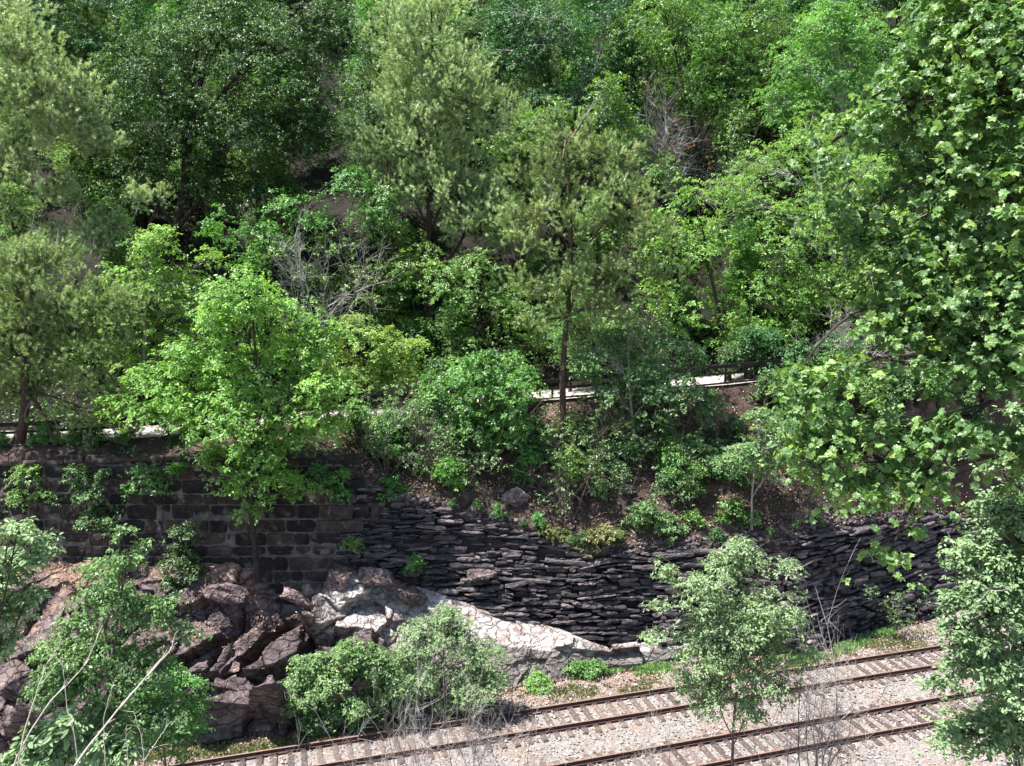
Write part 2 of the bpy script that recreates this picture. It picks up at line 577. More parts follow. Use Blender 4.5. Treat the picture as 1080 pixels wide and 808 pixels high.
# slope between wall tops and the path
b = Buf()
xs = np.linspace(-70, 70, 520)
ts = np.linspace(-.06, 1.02, 46)
yD, zD = cD(xs)
yE, zE = cE(xs)
T = ts[None]
YY = yD[:, None] + (yE - yD)[:, None] * np.clip(T, 0, None) + .06
ZZ = zD[:, None] + (zE - zD)[:, None] * (T ** .85 if False else np.clip(T, 0, None)) - (T < 0) * .3
XX = np.repeat(xs[:, None], len(ts), 1)
amp = np.clip(np.minimum(T, 1 - T) * 5, 0, 1) * np.clip((yE - yD)[:, None] / 3, .1, 1)
ZZ = ZZ + amp * (fbm(np.stack([XX * .55, YY * .55, ZZ * .55], -1), 4) * .38 + .1)
ZZ = np.where(T < .03, ZZ - (.03 - T) * 3 + fbm(np.stack([XX * 2.2, XX * 0, XX * 0 + 4], -1), 3) * .07, ZZ)
YY = YY + (T < .05) * fbm(np.stack([XX * 1.8, XX * 0, XX * 0 + 8], -1), 3) * .12
SLOPE = np.stack([XX, YY, ZZ - .03], -1)
b.add(SLOPE, grid_faces(len(xs), len(ts)))
tag(b.build('leafy_slope', M['soil'], smooth=True), kind='structure')


def on_slope(n, x0, x1, tpow=1.0, tmax=1.0, r=rng, keep=None):
    """random points lying on the slope sheet"""
    X = r.uniform(x0, x1, n)
    t = r.random(n) ** tpow * tmax
    if keep is not None:
        k = keep(X, t); X, t = X[k], t[k]
    u = (X + 70) / 140 * 519; v = (t + .06) / 1.08 * 45
    i = u.astype(int); j = np.clip(v.astype(int), 0, 44)
    fu, fv = (u - i)[:, None], (v - j)[:, None]
    return (SLOPE[i, j] * (1 - fu) * (1 - fv) + SLOPE[i + 1, j] * fu * (1 - fv) + SLOPE[i, j + 1] * (1 - fu) * fv + SLOPE[i + 1, j + 1] * fu * fv)


# path
b = Buf()
xs = np.linspace(-70, 70, 240)
ts = np.linspace(-.03, 1.03, 6)
yE, zE = cE(xs)
YY = yE[:, None] + 3.5 * ts[None]
ZZ = zE[:, None] + 0 * ts[None] + .03 * np.sin(np.pi * np.clip(ts, 0, 1))[None]
b.add(np.stack([np.repeat(xs[:, None], 6, 1), YY, ZZ + fbm(np.stack([YY * .8, xs[:, None] + YY * 0, YY * 0], -1), 2) * .015], -1), grid_faces(240, 6))
tag(b.build('path', M['path'], smooth=True), kind='structure')

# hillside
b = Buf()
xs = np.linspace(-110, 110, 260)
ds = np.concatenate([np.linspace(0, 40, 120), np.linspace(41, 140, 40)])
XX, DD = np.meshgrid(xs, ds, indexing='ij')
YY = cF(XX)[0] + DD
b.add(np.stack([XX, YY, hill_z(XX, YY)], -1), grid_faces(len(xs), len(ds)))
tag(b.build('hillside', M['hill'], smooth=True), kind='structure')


# ---- rock outcrop between the track and the walls
def facet_disp(P, n_seed, seed, aniso=(1, 1, 1), amp=.35, tilt=.35, crack=.12, cw=.08):
    """faceted, cracked displacement for points P (N,3)"""
    r = np.random.default_rng(seed)
    lo, hi = P.min(0), P.max(0)
    Sd = lo + (hi - lo) * r.random((n_seed, 3))
    A = np.array(aniso)
    off = (r.random(n_seed) - .5) * 2 * amp
    tl = (r.random((n_seed, 3)) - .5) * 2 * tilt
    out = np.zeros(len(P))
    Pw = P + np.stack([fbm(P * .9 + 5, 3), fbm(P * .9 + 9, 3), fbm(P * .9 + 31, 3)], -1) * .22
    cell = np.zeros(len(P), int)
    for i in range(0, len(P), 4000):
        q = Pw[i:i + 4000]
        d = np.linalg.norm((q[:, None] - Sd[None]) * A, axis=2)
        idx = np.argpartition(d, 2, axis=1)[:, :2]
        dd = np.take_along_axis(d, idx, 1)
        sw = dd[:, 0] > dd[:, 1]
        k = np.where(sw, idx[:, 1], idx[:, 0])
        f1 = dd.min(1)
        f2 = dd.max(1)
        c = np.clip((f2 - f1) / cw, 0, 1)
        out[i:i + 4000] = off[k] + ((P[i:i + 4000] - Sd[k]) * tl[k]).sum(1) - crack * (1 - c) ** 2
        cell[i:i + 4000] = k
    return out, r.random(n_seed)[cell]


b = Buf()
nu, nv = 760, 130
xs = np.linspace(-29, 16, nu)
ts = np.linspace(0, 1, nv)
yB, zB = cB(xs); y2, z2 = cB2(xs); yC, zC = cC(xs)
# smooth 3-point profile, steeper low down
T = ts[None]
h1 = np.clip(T / .5, 0, 1)
h2 = np.clip((T - .5) / .5, 0, 1)
Yp = yB[:, None] + (y2 - yB)[:, None] * h1 + (yC - y2)[:, None] * h2
Zp = zB[:, None] - .35 * (T == 0) + (z2 - zB)[:, None] * h1 + (zC - z2)[:, None] * h2
XX = np.repeat(xs[:, None], nv, 1)
Pp = np.stack([XX, Yp, Zp], -1)
du = np.gradient(Pp, axis=0); dv = np.gradient(Pp, axis=1)
NN = nrm(np.cross(du, dv))
NN = nrm(NN + np.array([0, -.3, .1]))
flat = Pp.reshape(-1, 3)
pxx = flat[:, 0] / (flat[:, 1]) * FPX * .99 + 540     # along-bank coordinate for regional character
craggy = np.clip((430 - pxx) / 60, 0.28, 1)
conc_zone = np.clip((pxx - 440) / 30, 0, 1) * np.clip((830 - pxx) / 30, 0, 1)
tt = np.tile(ts, nu)
edge = np.clip(np.minimum(tt * 9 + .25, (1 - tt) * 3 + .12), 0, 1)
# strata dip to the lower left as in the photograph
ca, sa = math.cos(math.radians(28)), math.sin(math.radians(28))
Rt = np.array([[ca, 0, sa], [0, 1, 0], [-sa, 0, ca]])
Q = flat @ Rt.T
d1, c1 = facet_disp(Q, 70, 3, (1, 1, 1.7), amp=.85, tilt=.5, crack=.5, cw=.16)
d2, c2 = facet_disp(Q, 700, 4, (1, 1, 2.0), amp=.26, tilt=.6, crack=.2, cw=.09)
d3, c3 = facet_disp(Q, 3200, 8, (1, 1, 1.8), amp=.10, tilt=.6, crack=.08, cw=.06)
fine = fbm(flat * 5, 4) * .035
disp = (d1 * .7 + d2 + d3 + fine + .22 * np.clip((tt - .4) * 3, 0, 1)) * craggy * edge
face_low = (tt < .5)
disp = np.where((conc_zone > .5) & (tt < .52), disp * .35 + fine * .5, disp)
V = flat + NN.reshape(-1, 3) * disp[:, None]
OUT_V, OUT_T, OUT_PX = V, tt, pxx
b.add(V, grid_faces(nu, nv))
outc = b.build('rock_outcrop', M['outcrop'])
me = outc.data
wn = fbm(flat * .8 + 40, 4) * .5
wn2 = fbm(flat * np.array([.7, 1, 2.6]) + 80, 4)
# pale mineral crust: between the boulders and the retaining-wall notch
lower_edge = np.interp(pxx, [290, 330, 400, 430, 560, 700, 860], [.75, .5, .36, .34, .45, .50, .5])
cal = np.clip((pxx - 308 + wn * 40) / 25, 0, 1) * np.clip((850 - pxx) / 25, 0, 1) * np.clip((tt - lower_edge + wn * .22) * 8, 0, 1)
cal = cal * np.clip((wn + .55 + .35 * (pxx > 430)) * 4, 0, 1)
cal = np.maximum(cal, conc_zone * np.clip((wn2 - .28) * 4, 0, 1) * .8)
cal = cal * np.where(pxx < 430, np.clip((.97 - tt) * 12, 0, 1), 1)
soil = np.clip((tt - .86 + wn * .25) * 8, 0, 1) * np.clip((470 - pxx) / 30, 0, 1)
soil = np.maximum(soil, np.clip((wn - .28) * 5, 0, 1) * (pxx < 320) * np.clip((tt - .45) * 5, 0, 1) * .8)
for nm, ar in (('calcite', cal), ('concrete', conc_zone * np.clip((.52 - tt) * 20, 0, 1) * .95), ('soil', soil)):
    at = me.attributes.new(nm, 'FLOAT', 'POINT')
    at.data.foreach_set('value', np.clip(ar, 0, 1).astype(np.float32))
tag(outc, kind='structure')


# ------------------------------------------------------------------ walls
def stone_block(buf, c0, ux, uz, un, L, Hh, D, rough, nx=6, nz=4, att=.5, dome=.05, mi=0, r=rng):
    """rough-faced block: front grid domed and chipped, sides back to depth D"""
    u = np.linspace(0, 1, nx)
    v = np.linspace(0, 1, nz)
    U, W = np.meshgrid(u, v, indexing='ij')
    e = np.minimum(np.minimum(U, 1 - U) * L, np.minimum(W, 1 - W) * Hh)
    dm = np.clip(e / .07, 0, 1) ** .6 * dome
    jit = (r.random((nx, nz)) - .5) * rough
    inner = e > 1e-6
    cu = (r.random((nx, nz)) - .5) * rough * .8
    cw_ = (r.random((nx, nz)) - .5) * rough * .8
    corner = ((U < .01) | (U > .99)) & ((W < .01) | (W > .99))
    UU = U * L + cu + np.where(corner, np.where(U < .5, .04, -.04), 0)
    WW = W * Hh + cw_ + np.where(corner, np.where(W < .5, .03, -.03), 0)
    dd = dm + jit * inner
    P = c0 + UU[..., None] * ux + WW[..., None] * uz + dd[..., None] * un
    # back ring
    ring = [(i, 0) for i in range(nx)] + [(nx - 1, j) for j in range(1, nz)] + [(i, nz - 1) for i in range(nx - 2, -1, -1)] + [(0, j) for j in range(nz - 2, 0, -1)]
    fr = np.array([i * nz + j for i, j in ring])
    Vv = P.reshape(-1, 3)
    Bk = Vv[fr] - un * D
    n0 = len(Vv)
    k = len(fr)
    i = np.arange(k)
    side = np.stack([fr[i], n0 + i, n0 + (i + 1) % k, fr[(i + 1) % k]], -1)
    F = np.vstack([grid_faces(nx, nz)[:, ::-1] if False else grid_faces(nx, nz), side])
    buf.add(np.vstack([Vv, Bk]), F, att, mi)


def wall_frame(X, z):
    """point on the wall surface at X, height z and its outward normal"""
    yc, zc = cC(X)
    yd, zd = cD(X)
    t = (z - zc) / max(zd - zc, .1)
    y = yc + (yd - yc) * t
    y2 = cC(X + .3)[0] + (cD(X + .3)[0] - cC(X + .3)[0]) * t
    ux = nrm(np.array([.3, y2 - y, 0]))
    return np.array([X, y, z]), ux


XM = float(PY(378, 540, 37.3)[0])      # where masonry meets stacked slate
XL = -30.0
wall = empty('masonry_retaining_wall', (-16, 37, 4))
tag(wall, 'tall retaining wall of big dark squared stone blocks below the path at left', 'stone wall')
wo = np.array(wall.location)
b = Buf()
cap = Buf()
z = 1.9
row = 0
while z < 10.2:
    hgt = random.uniform(.5, .72)
    X = XL + random.uniform(-.6, .2)
    xend = XM + random.gauss(.1, .45)
    while X < xend:
        L = random.uniform(.75, 1.8)
        if random.random() < .2: L = random.uniform(.45, .8)
        xm = X + L / 2
        zc, zd = float(cC(xm)[1]), float(cD(xm)[1])
        if z + hgt * .5 > zc - 2.2 and z + hgt * .6 < zd + .0 and X + L < xend + .9:
            p, ux = wall_frame(xm, z + hgt / 2)
            un = np.array([ux[1], -ux[0], 0])
            c0 = p - ux * (L / 2 - .02) - np.array([0, 0, hgt / 2 - .02]) + un * random.gauss(.02, .035)
            stone_block(b, c0, ux, np.array([0, 0, 1.]), un, L - random.uniform(.03, .065), hgt - random.uniform(.03, .065), .35, .05, 7, 5, att=random.random() ** 1.4, dome=.035)
        X += L
    z += hgt
kid(wall, b.build('stone_courses', M['masonry'], wall, loc=wo))
# coping: flat pale capstones along the top edge
X = XL
while X < XM - .9:
    L = random.uniform(.9, 1.7)
    p, ux = wall_frame(X + L / 2, float(cD(X + L / 2)[1]) - .17)
    un = np.array([ux[1], -ux[0], 0])
    stone_block(cap, p - ux * (L / 2 - .01) + un * .12, ux, np.array([0, 0, 1.]), un, L - .03, random.uniform(.16, .22), .7, .02, 6, 3, att=.5 + random.random() * .5, dome=.02)
    X += L
kid(wall, cap.build('coping', M['masonry'], wall, loc=wo))
# mortar core
b = Buf()
xs = np.linspace(XL, XM - .85, 90)
yc, zc = cC(xs); yd, zd = cD(xs)
zb = zc - 3
core = np.stack([np.stack([xs, yc + .015 - (yd - yc) * .6, zb], -1), np.stack([xs, yd + .015, zd - .02], -1), np.stack([xs, yd + .9, zd - .04], -1)], 1)
b.add(core, grid_faces(90, 3))
kid(wall, b.build('mortar_core', M['mortar'], wall, loc=wo))

# stacked dry-stone / slate walls
def slate_wall(X0, X1, name, label, zlo, big=1.0):
    root = empty(name, (float((X0 + X1) / 2), float(cC((X0 + X1) / 2)[0]), 1))
    tag(root, label, 'stone wall')
    o = np.array(root.location)
    b = Buf()
    z = zlo
    while z < 8.2:
        hgt = random.choice([.07, .09, .1, .12, .15, .2]) * big
        X = X0 + random.uniform(-.3, 0)
        while X < X1:
            L = random.uniform(.25, 1.15) * (1 + hgt * 1.5)
            if random.random() < .12: L *= 1.8
            xm = X + L / 2
            zc, zd = float(cC(xm)[1]), float(cD(xm)[1])
            wob = .2 * math.sin(xm * .9 + z * .7) + .13 * math.sin(xm * 2.3 + z * 2) + random.uniform(-.03, .03)
            zz = z + wob
            if zz + hgt > zc - .3 and zz + hgt * .5 < zd + random.uniform(-.18, .14) and xm < X1 + .2:
                p, ux = wall_frame(xm, zz + hgt / 2)
                un = nrm(np.array([ux[1], -ux[0], random.uniform(-.05, .3)]))
                tilt = random.gauss(.01, .085)
                ux2 = nrm(ux + np.array([0, 0, tilt]))
                uz = nrm(np.cross(ux2, un))
                if uz[2] < 0: uz = -uz
                bulge = float(fbm(np.array([[xm * .5, zz * .9, 3.]]), 3)[0]) * .22
                c0 = p - ux2 * (L / 2) - uz * (hgt / 2) + un * (random.gauss(.09, .09) + bulge * 1.2)
                stone_block(b, c0, ux2, uz, un, L - random.uniform(.01, .05), hgt - random.uniform(.0, .02), .5, .06, 5 if L < .8 else 7, 3, att=random.random() ** 1.6, dome=.015)
            X += L
        z += hgt
    kid(root, b.build('stacked_stones', M['slate'], root, loc=o))
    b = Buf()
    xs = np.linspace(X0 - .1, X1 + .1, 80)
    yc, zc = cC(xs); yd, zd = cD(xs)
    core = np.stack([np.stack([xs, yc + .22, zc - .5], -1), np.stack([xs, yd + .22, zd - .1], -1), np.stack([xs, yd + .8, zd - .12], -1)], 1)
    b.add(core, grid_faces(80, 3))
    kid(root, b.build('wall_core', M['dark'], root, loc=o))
    return root


XS = float(PY(792, 640, 37)[0])
slate_wall(XM - .9, XS, 'dry_stone_wall', 'long wall of thin stacked black slate above the white crusted rock', 0.2)
slate_wall(XS + .05, 26, 'dry_stone_wall', 'rough stacked dark stone wall beside the track at right, behind the grey-green sapling', -.3, 1.25)

# ------------------------------------------------------------------ rocks
def rock_mesh(seed, size, flat_=1.0, cuts=2):
    import bmesh
    r = np.random.default_rng(seed)
    bm = bmesh.new()
    pts = nrm(r.normal(size=(16, 3))) * (.75 + .35 * r.random((16, 1)))
    for p in pts: bm.verts.new(p)
    res = bmesh.ops.convex_hull(bm, input=bm.verts)
    bmesh.ops.delete(bm, geom=[v for v in bm.verts if not v.link_faces], context='VERTS')
    bmesh.ops.dissolve_limit(bm, angle_limit=.3, verts=bm.verts, edges=bm.edges)
    bmesh.ops.bevel(bm, geom=list(bm.edges), offset=.05, segments=1, affect='EDGES')
    bmesh.ops.triangulate(bm, faces=bm.faces)
    for _ in range(cuts):
        bmesh.ops.subdivide_edges(bm, edges=bm.edges, cuts=1, use_grid_fill=True)
        bmesh.ops.triangulate(bm, faces=bm.faces)
    V = np.array([v.co[:] for v in bm.verts])
    N_ = nrm(V)
    V = V + N_ * (fbm(V * 2.2 + seed, 5) * .11)[:, None] + r.normal(size=V.shape) * .012
    bm.verts.index_update()
    F = np.array([[v.index for v in f.verts] for f in bm.faces])
    bm.free()
    return V * np.array(size), F


def rock(name, label, pos, size, rot, seed, mat, cat='rock', group=None, cuts=2):
    V, F = rock_mesh(seed, size, cuts=cuts)
    b = Buf()
    b.add(V, F, .35 + .5 * np.random.default_rng(seed).random())
    o = b.build(name, mat)
    o.location = pos
    o.rotation_euler = rot
    return tag(o, label, cat, group)


def at_ground(px, Y, dz=0):
    X = float(PY(px, 500, Y)[0])
    return np.array([X, Y, gz(X, Y) + dz])


# px, py, Y, sizes, rot, label
ROCKS = [
    (357, 618, 35.2, (.75, .55, 1.15), (.1, .3, .2), 'tall mauve boulder with a flat dark face where the big blocks meet the slate'),
    (398, 612, 35.6, (1.0, .7, .62), (.2, .45, .1), 'rounded mauve boulder just right of the tall boulder, under the walls'),
    (432, 628, 35.6, (1.0, .6, .42), (.1, .35, .3), 'low pinkish rock sloping down to the white crusted rock'),
    (505, 606, 36.6, (1.15, .45, .28), (0, .04, .05), 'long reddish slab jutting from the foot of the slate wall'),
    (312, 632, 34.6, (1.15, .55, .3), (.2, .55, .3), 'pale grey crusted rock left of the white slope'),
    (318, 688, 33.3, (1.15, .6, .32), (.35, .55, .3), 'large tilted mauve slab in the sun above the leafy shrub'),
    (238, 625, 35, (1.2, .7, .5), (.2, .3, .1), 'brown weathered boulder on the leafy ledge below the big blocks'),
    (75, 645, 33.5, (.75, .6, .55), (.1, .1, .5), 'grey purple boulder glimpsed over the left saplings'),
    (20, 720, 31.5, (1.0, .9, .9), (.1, .1, .2), 'dark boulder at the left edge behind the saplings'),
    (613, 680, 35.9, (.6, .4, .28), (0, .1, .2), 'small red brown rock in the notch of the white crust'),
    (542, 525, 38.6, (.75, .45, .55), (.2, .1, .3), 'dark lone rock on the leafy slope above the slate wall'),
    (500, 540, 38.0, (.5, .4, .45), (.2, .1, .8), 'dark rock at the lip of the slate wall'),
    (660, 515, 39.4, (.7, .5, .4), (.1, .3, .1), 'shadowed rock under the bare saplings'),
    (40, 765, 30.0, (1.0, .7, .35), (.1, .2, .3), 'pinkish flat rock low at the left edge'),
]
for i, (px, py, Y, sz, rt, lab) in enumerate(ROCKS):
    p = PY(px, py, Y)
    rock('boulder', lab, p, sz, rt, 100 + i, M['slate'] if 'dark lone' in lab or 'lip of' in lab or 'shadowed' in lab else M['boulder'])
# heap of broken slabs at the foot of the bank
heap = [(225, 745, 0), (250, 738, .2), (270, 745, .1), (240, 722, .5), (262, 720, .4), (285, 730, .2), (232, 762, .1), (255, 760, 0), (212, 735, .3), (275, 762, -.1), (245, 704, .6), (300, 745, .1), (218, 752, -.2), (262, 750, -.3)]
for i, (px, py, dy) in enumerate(heap):
    p = PY(px, py, 30.6 + (770 - py) * .033 + dy * .3)
    rock('rock_slab', 'broken grey slab in the jumbled heap at the foot of the bank', p,
         (random.uniform(.45, .8), random.uniform(.35, .5), random.uniform(.14, .24)), (random.uniform(.2, .6), random.uniform(-.75, -.1), random.uniform(-.4, .4)), 200 + i, M['boulder'], 'rock', 'broken slabs heaped at the foot of the bank', cuts=1)
# loose stones on the right leafy bank and along wall tops
loose = Buf()
UPZ = np.array([0, 0, 1.])
protos = [rock_mesh(300 + i, (1, .8, .55), cuts=0) for i in range(6)]


def scatter_stones(buf, P, sz, r=rng):
    for p, s in zip(P, sz):
        V, F = protos[r.integers(6)]
        a, c = r.random() * 6.28, r.normal() * .4
        ca, sa, cc, sc = math.cos(a), math.sin(a), math.cos(c), math.sin(c)
        R = np.array([[ca, -sa, 0], [sa, ca, 0], [0, 0, 1]]) @ np.array([[1, 0, 0], [0, cc, -sc], [0, sc, cc]])
        buf.add((V * s) @ R.T + p, F, r.random())


scatter_stones(loose, on_slope(900, -8, 24, 2.2, .5) + UPZ * .02, rng.uniform(.05, .2, 900))
scatter_stones(loose, on_slope(520, -9, 24, 1, .06) - UPZ * .02, rng.uniform(.09, .27, 520))
tag(loose.build('loose_stones', M['slate']), 'loose dark stones strewn over the leafy slope above the slate walls', 'stones', kind='stuff')

# ------------------------------------------------------------------ railway tracks
SL = 0.575


def rail_profile():
    return np.array([(-.07, 0), (.07, 0), (.07, .018), (.012, .035), (.012, .125), (.036, .14), (.036, .168), (.028, .175), (-.028, .175), (-.036, .168), (-.036, .14), (-.012, .125), (-.012, .035), (-.07, .018)])


def make_track(tc, label, s0, s1, n_sl):
    o = on_track((s0 + s1) / 2, tc)
    root = empty('railway_track', o)
    tag(root, label, 'railway track', 'railway tracks')
    pr = rail_profile()
    for sg in (1, -1):
        ss = np.linspace(s0, s1, 60)
        b = Buf()
        P = np.stack([on_track(s, tc + sg * .753) for s in ss])
        wob = np.sin(ss * .35 + sg) * .015 + np.sin(ss * .11) * .03
        V = P[:, None] + TN * (pr[None, :, 0, None] + wob[:, None, None]) + np.array([0, 0, 1.]) * (pr[None, :, 1, None] + .055)
        k = len(pr)
        i = np.arange(59)[:, None] * k
        j = np.arange(k)[None]
        F = np.stack([i + j, i + k + j, i + k + (j + 1) % k, i + (j + 1) % k], -1)
        head = (np.arange(k) >= 6) & (np.arange(k) <= 8)
        b.v.append(V.reshape(-1, 3)); b.a.append(np.full(60 * k, .5)); b.n = 60 * k
        Fh = F[:, head].reshape(-1, 4); Fb = F[:, ~head].reshape(-1, 4)
        b.f4 += [Fb, Fh]; b.m4 += [np.zeros(len(Fb)), np.ones(len(Fh))]
        kid(root, b.build('rail', [M['rail'], M['railtop']], root, loc=o))
    # sleepers: one mesh, copied
    b = Buf()
    nx, ny = 14, 5
    for zt, flip in ((.045, 1),):
        u = np.linspace(-1.28, 1.28, nx); v = np.linspace(-.115, .115, ny)
        U, W = np.meshgrid(u, v, indexing='ij')
        Zt = .045 + (rng.random(U.shape) - .5) * .018
        ring_drop = (np.abs(U) > 1.27) | (np.abs(W) > .114)
        Zt = Zt - ring_drop * .02
        U = U + (rng.random(U.shape) - .5) * .03 * ring_drop
        top = np.stack([W, U, Zt], -1)
        b.add(top, grid_faces(nx, ny)[:, ::-1])
        fr = [i * ny for i in range(nx)] + [(nx - 1) * ny + j for j in range(1, ny)] + [i * ny + ny - 1 for i in range(nx - 2, -1, -1)] + [j for j in range(ny - 2, 0, -1)]
        fr = np.array(fr)
        T_ = top.reshape(-1, 3)[fr]
        Bt = T_ - np.array([0, 0, .2])
        k = len(fr); i = np.arange(k)
        b.add(np.vstack([T_, Bt]), np.stack([i, (i + 1) % k, k + (i + 1) % k, k + i], -1))
    yaw = math.atan2(TD[1], TD[0])
    first = b.build('sleeper', M['tie'], root)
    pb = Buf()
    for sg in (1,):
        w_, l_ = .09, .17
        for (x0, x1, y0, y1, z0, z1) in ((-w_, w_, -l_, l_, .040, .056), (-.07, -.04, -.1, -.07, .05, .085), (.04, .07, -.1, -.07, .05, .085), (-.07, -.04, .07, .1, .05, .085), (.04, .07, .07, .1, .05, .085)):
            vv = np.array([(x, y, z_) for z_ in (z0, z1) for x, y in ((x0, y0), (x1, y0), (x1, y1), (x0, y1))])
            pb.add(vv, np.array([(4, 5, 6, 7), (0, 1, 5, 4), (1, 2, 6, 5), (2, 3, 7, 6), (3, 0, 4, 7)]))
    plate = pb.build('tie_plate', M['rail'], first)
    plate.location = (0, .753, 0)
    plate2 = plate.copy(); COL.objects.link(plate2); plate2.parent = first; plate2.location = (0, -.753, 0)
    for k in range(n_sl):
        s = s0 + .3 + k * SL + random.uniform(-.05, .05)
        if k == 0: c = first
        else:
            c = first.copy(); COL.objects.link(c); c.parent = root
            for pl in (plate, plate2):
                q = pl.copy(); COL.objects.link(q); q.parent = c
        c.location = on_track(s, tc + random.uniform(-.05, .05), random.uniform(-.02, .008)) - o
        c.rotation_euler = (random.uniform(-.01, .01), 0, yaw + random.uniform(-.03, .03))
    return root


make_track(-.75, 'rusty railway track nearest the rock bank', -8, 40, 80)
make_track(-4.68, 'rusty railway track nearer the viewer, leaving the photo at the bottom edge', -4, 42, 78)

# ballast stones
b = Buf()
n = 15000
s = rng.uniform(-6, 38, n)
t = rng.uniform(-9.5, 1.6, n)
keep = np.ones(n, bool)
for tc in (-.75, -4.68):
    keep &= ~((np.abs(np.abs(t - tc) - .753) < .1))
s, t = s[keep], t[keep]
P = np.array([on_track(a, c) for a, c in zip(s, t)])
P[:, 2] = rng.uniform(-.02, .035, len(P))
n = len(P)
pv = np.stack([protos[i][0] for i in range(6)], 0) if len({len(p[0]) for p in protos}) == 1 else None
V0, F0 = protos[0]
oct_v = np.array([(1, 0, 0), (-.9, .1, 0), (.1, .8, .1), (0, -.8, -.1), (0, .1, .65), (.1, 0, -.6)])
oct_f = np.array([(0, 2, 4), (2, 1, 4), (1, 3, 4), (3, 0, 4), (2, 0, 5), (1, 2, 5), (3, 1, 5), (0, 3, 5)])
sz = rng.uniform(.03, .075, n) * (1 + .8 * (rng.random(n) < .06))
ang = rng.random(n) * 6.28
jit = 1 + (rng.random((n, 6, 3)) - .5) * .7
V = oct_v[None] * jit * sz[:, None, None]
ca, sa = np.cos(ang)[:, None], np.sin(ang)[:, None]
V = np.stack([V[..., 0] * ca - V[..., 1] * sa, V[..., 0] * sa + V[..., 1] * ca, V[..., 2]], -1) + P[:, None]
F = (np.arange(n)[:, None, None] * 6 + oct_f[None]).reshape(-1, 3)
b.add(V.reshape(-1, 3), F, np.repeat(rng.random(n), 6))
tag(b.build('ballast_stones', M['stone']), 'pale crushed stone ballast around the two tracks', 'gravel', kind='stuff')

# ------------------------------------------------------------------ leaves
LEAF = {
    'rhomb': (np.array([(0, 0, 0), (.5, .27, .07), (1, 0, -.06), (.45, -.27, .07)]), np.array([(0, 2, 1), (0, 3, 2)])),
    'oval': (np.array([(0, 0, 0), (.3, .24, .06), (.72, .2, .03), (1, 0, -.08), (.72, -.2, .03), (.3, -.24, .06)]), np.array([(0, 3, 2, 1), (0, 5, 4, 3)])),
    'palm': (np.array([(.0, 0, 0), (-.1, .3, .03), (.12, .4, .05), (.12, .6, .0), (.42, .48, .07), (.62, .62, .02), (.66, .3, .08), (1.05, 0, -.06),
                       (.66, -.3, .08), (.62, -.62, .02), (.42, -.48, .07), (.12, -.6, 0), (.12, -.4, .05), (-.1, -.3, .03), (.4, 0, -.02)]),
             np.array([(14, i, i - 1) for i in range(2, 14)] + [(14, 1, 0), (14, 0, 13)])),
    'needle': (np.array([(0, .075, 0), (0, -.075, 0), (1, 0, 0)]), np.array([(0, 1, 2)])),
    'blade': (np.array([(0, .05, 0), (0, -.05, 0), (.6, -.04, .02), (.6, .04, .02), (1, 0, -.08)]), None),
}


def put_leaves(buf, kind, C, D, N_, S, att, mi=0):
    """C centres (base of leaf), D direction, N_ face normal, S length"""
    tv, tf = LEAF[kind]
    D = nrm(D)
    Bn = nrm(np.cross(N_, D))
    N2 = np.cross(D, Bn)
    V = C[:, None] + S[:, None, None] * (tv[None, :, 0, None] * D[:, None] + tv[None, :, 1, None] * Bn[:, None] + tv[None, :, 2, None] * N2[:, None])
    k = len(tv)
    F = (np.arange(len(C))[:, None, None] * k + tf[None]).reshape(-1, tf.shape[1])
    buf.add(V.reshape(-1, 3), F, np.repeat(att, k), mi)


UP = np.array([0, 0, 1.])


def sprays_in_lobes(lobes, dens, r, gap=.15, squash=.85, sunny=None):
    """spray centres and outward directions in the shells of the lobes"""
    C, O, I = [], [], []
    for k, (c, rad) in enumerate(lobes):
        n = max(4, int(dens * 4 * math.pi * rad * rad * .8))
        d = nrm(r.normal(size=(n, 3)) + np.array([0, 0, .25]))
        rr = rad * (r.random(n) ** .45)
        wob = 1 + .35 * noise3(d * 1.7 + c)
        p = c + d * (rr * wob)[:, None] * np.array([1, 1, squash])
        C.append(p); O.append(d); I.append(np.full(n, k))
    C, O, I = np.concatenate(C), np.concatenate(O), np.concatenate(I)
    g = noise3(C * np.array([.55, .55, 1.0]) + 13.7) + .6 * noise3(C * np.array([1.1, 1.1, 2.0]) + 3.1)
    keep = g > (-1.0 + 2 * gap)
    return C[keep], O[keep], I[keep]


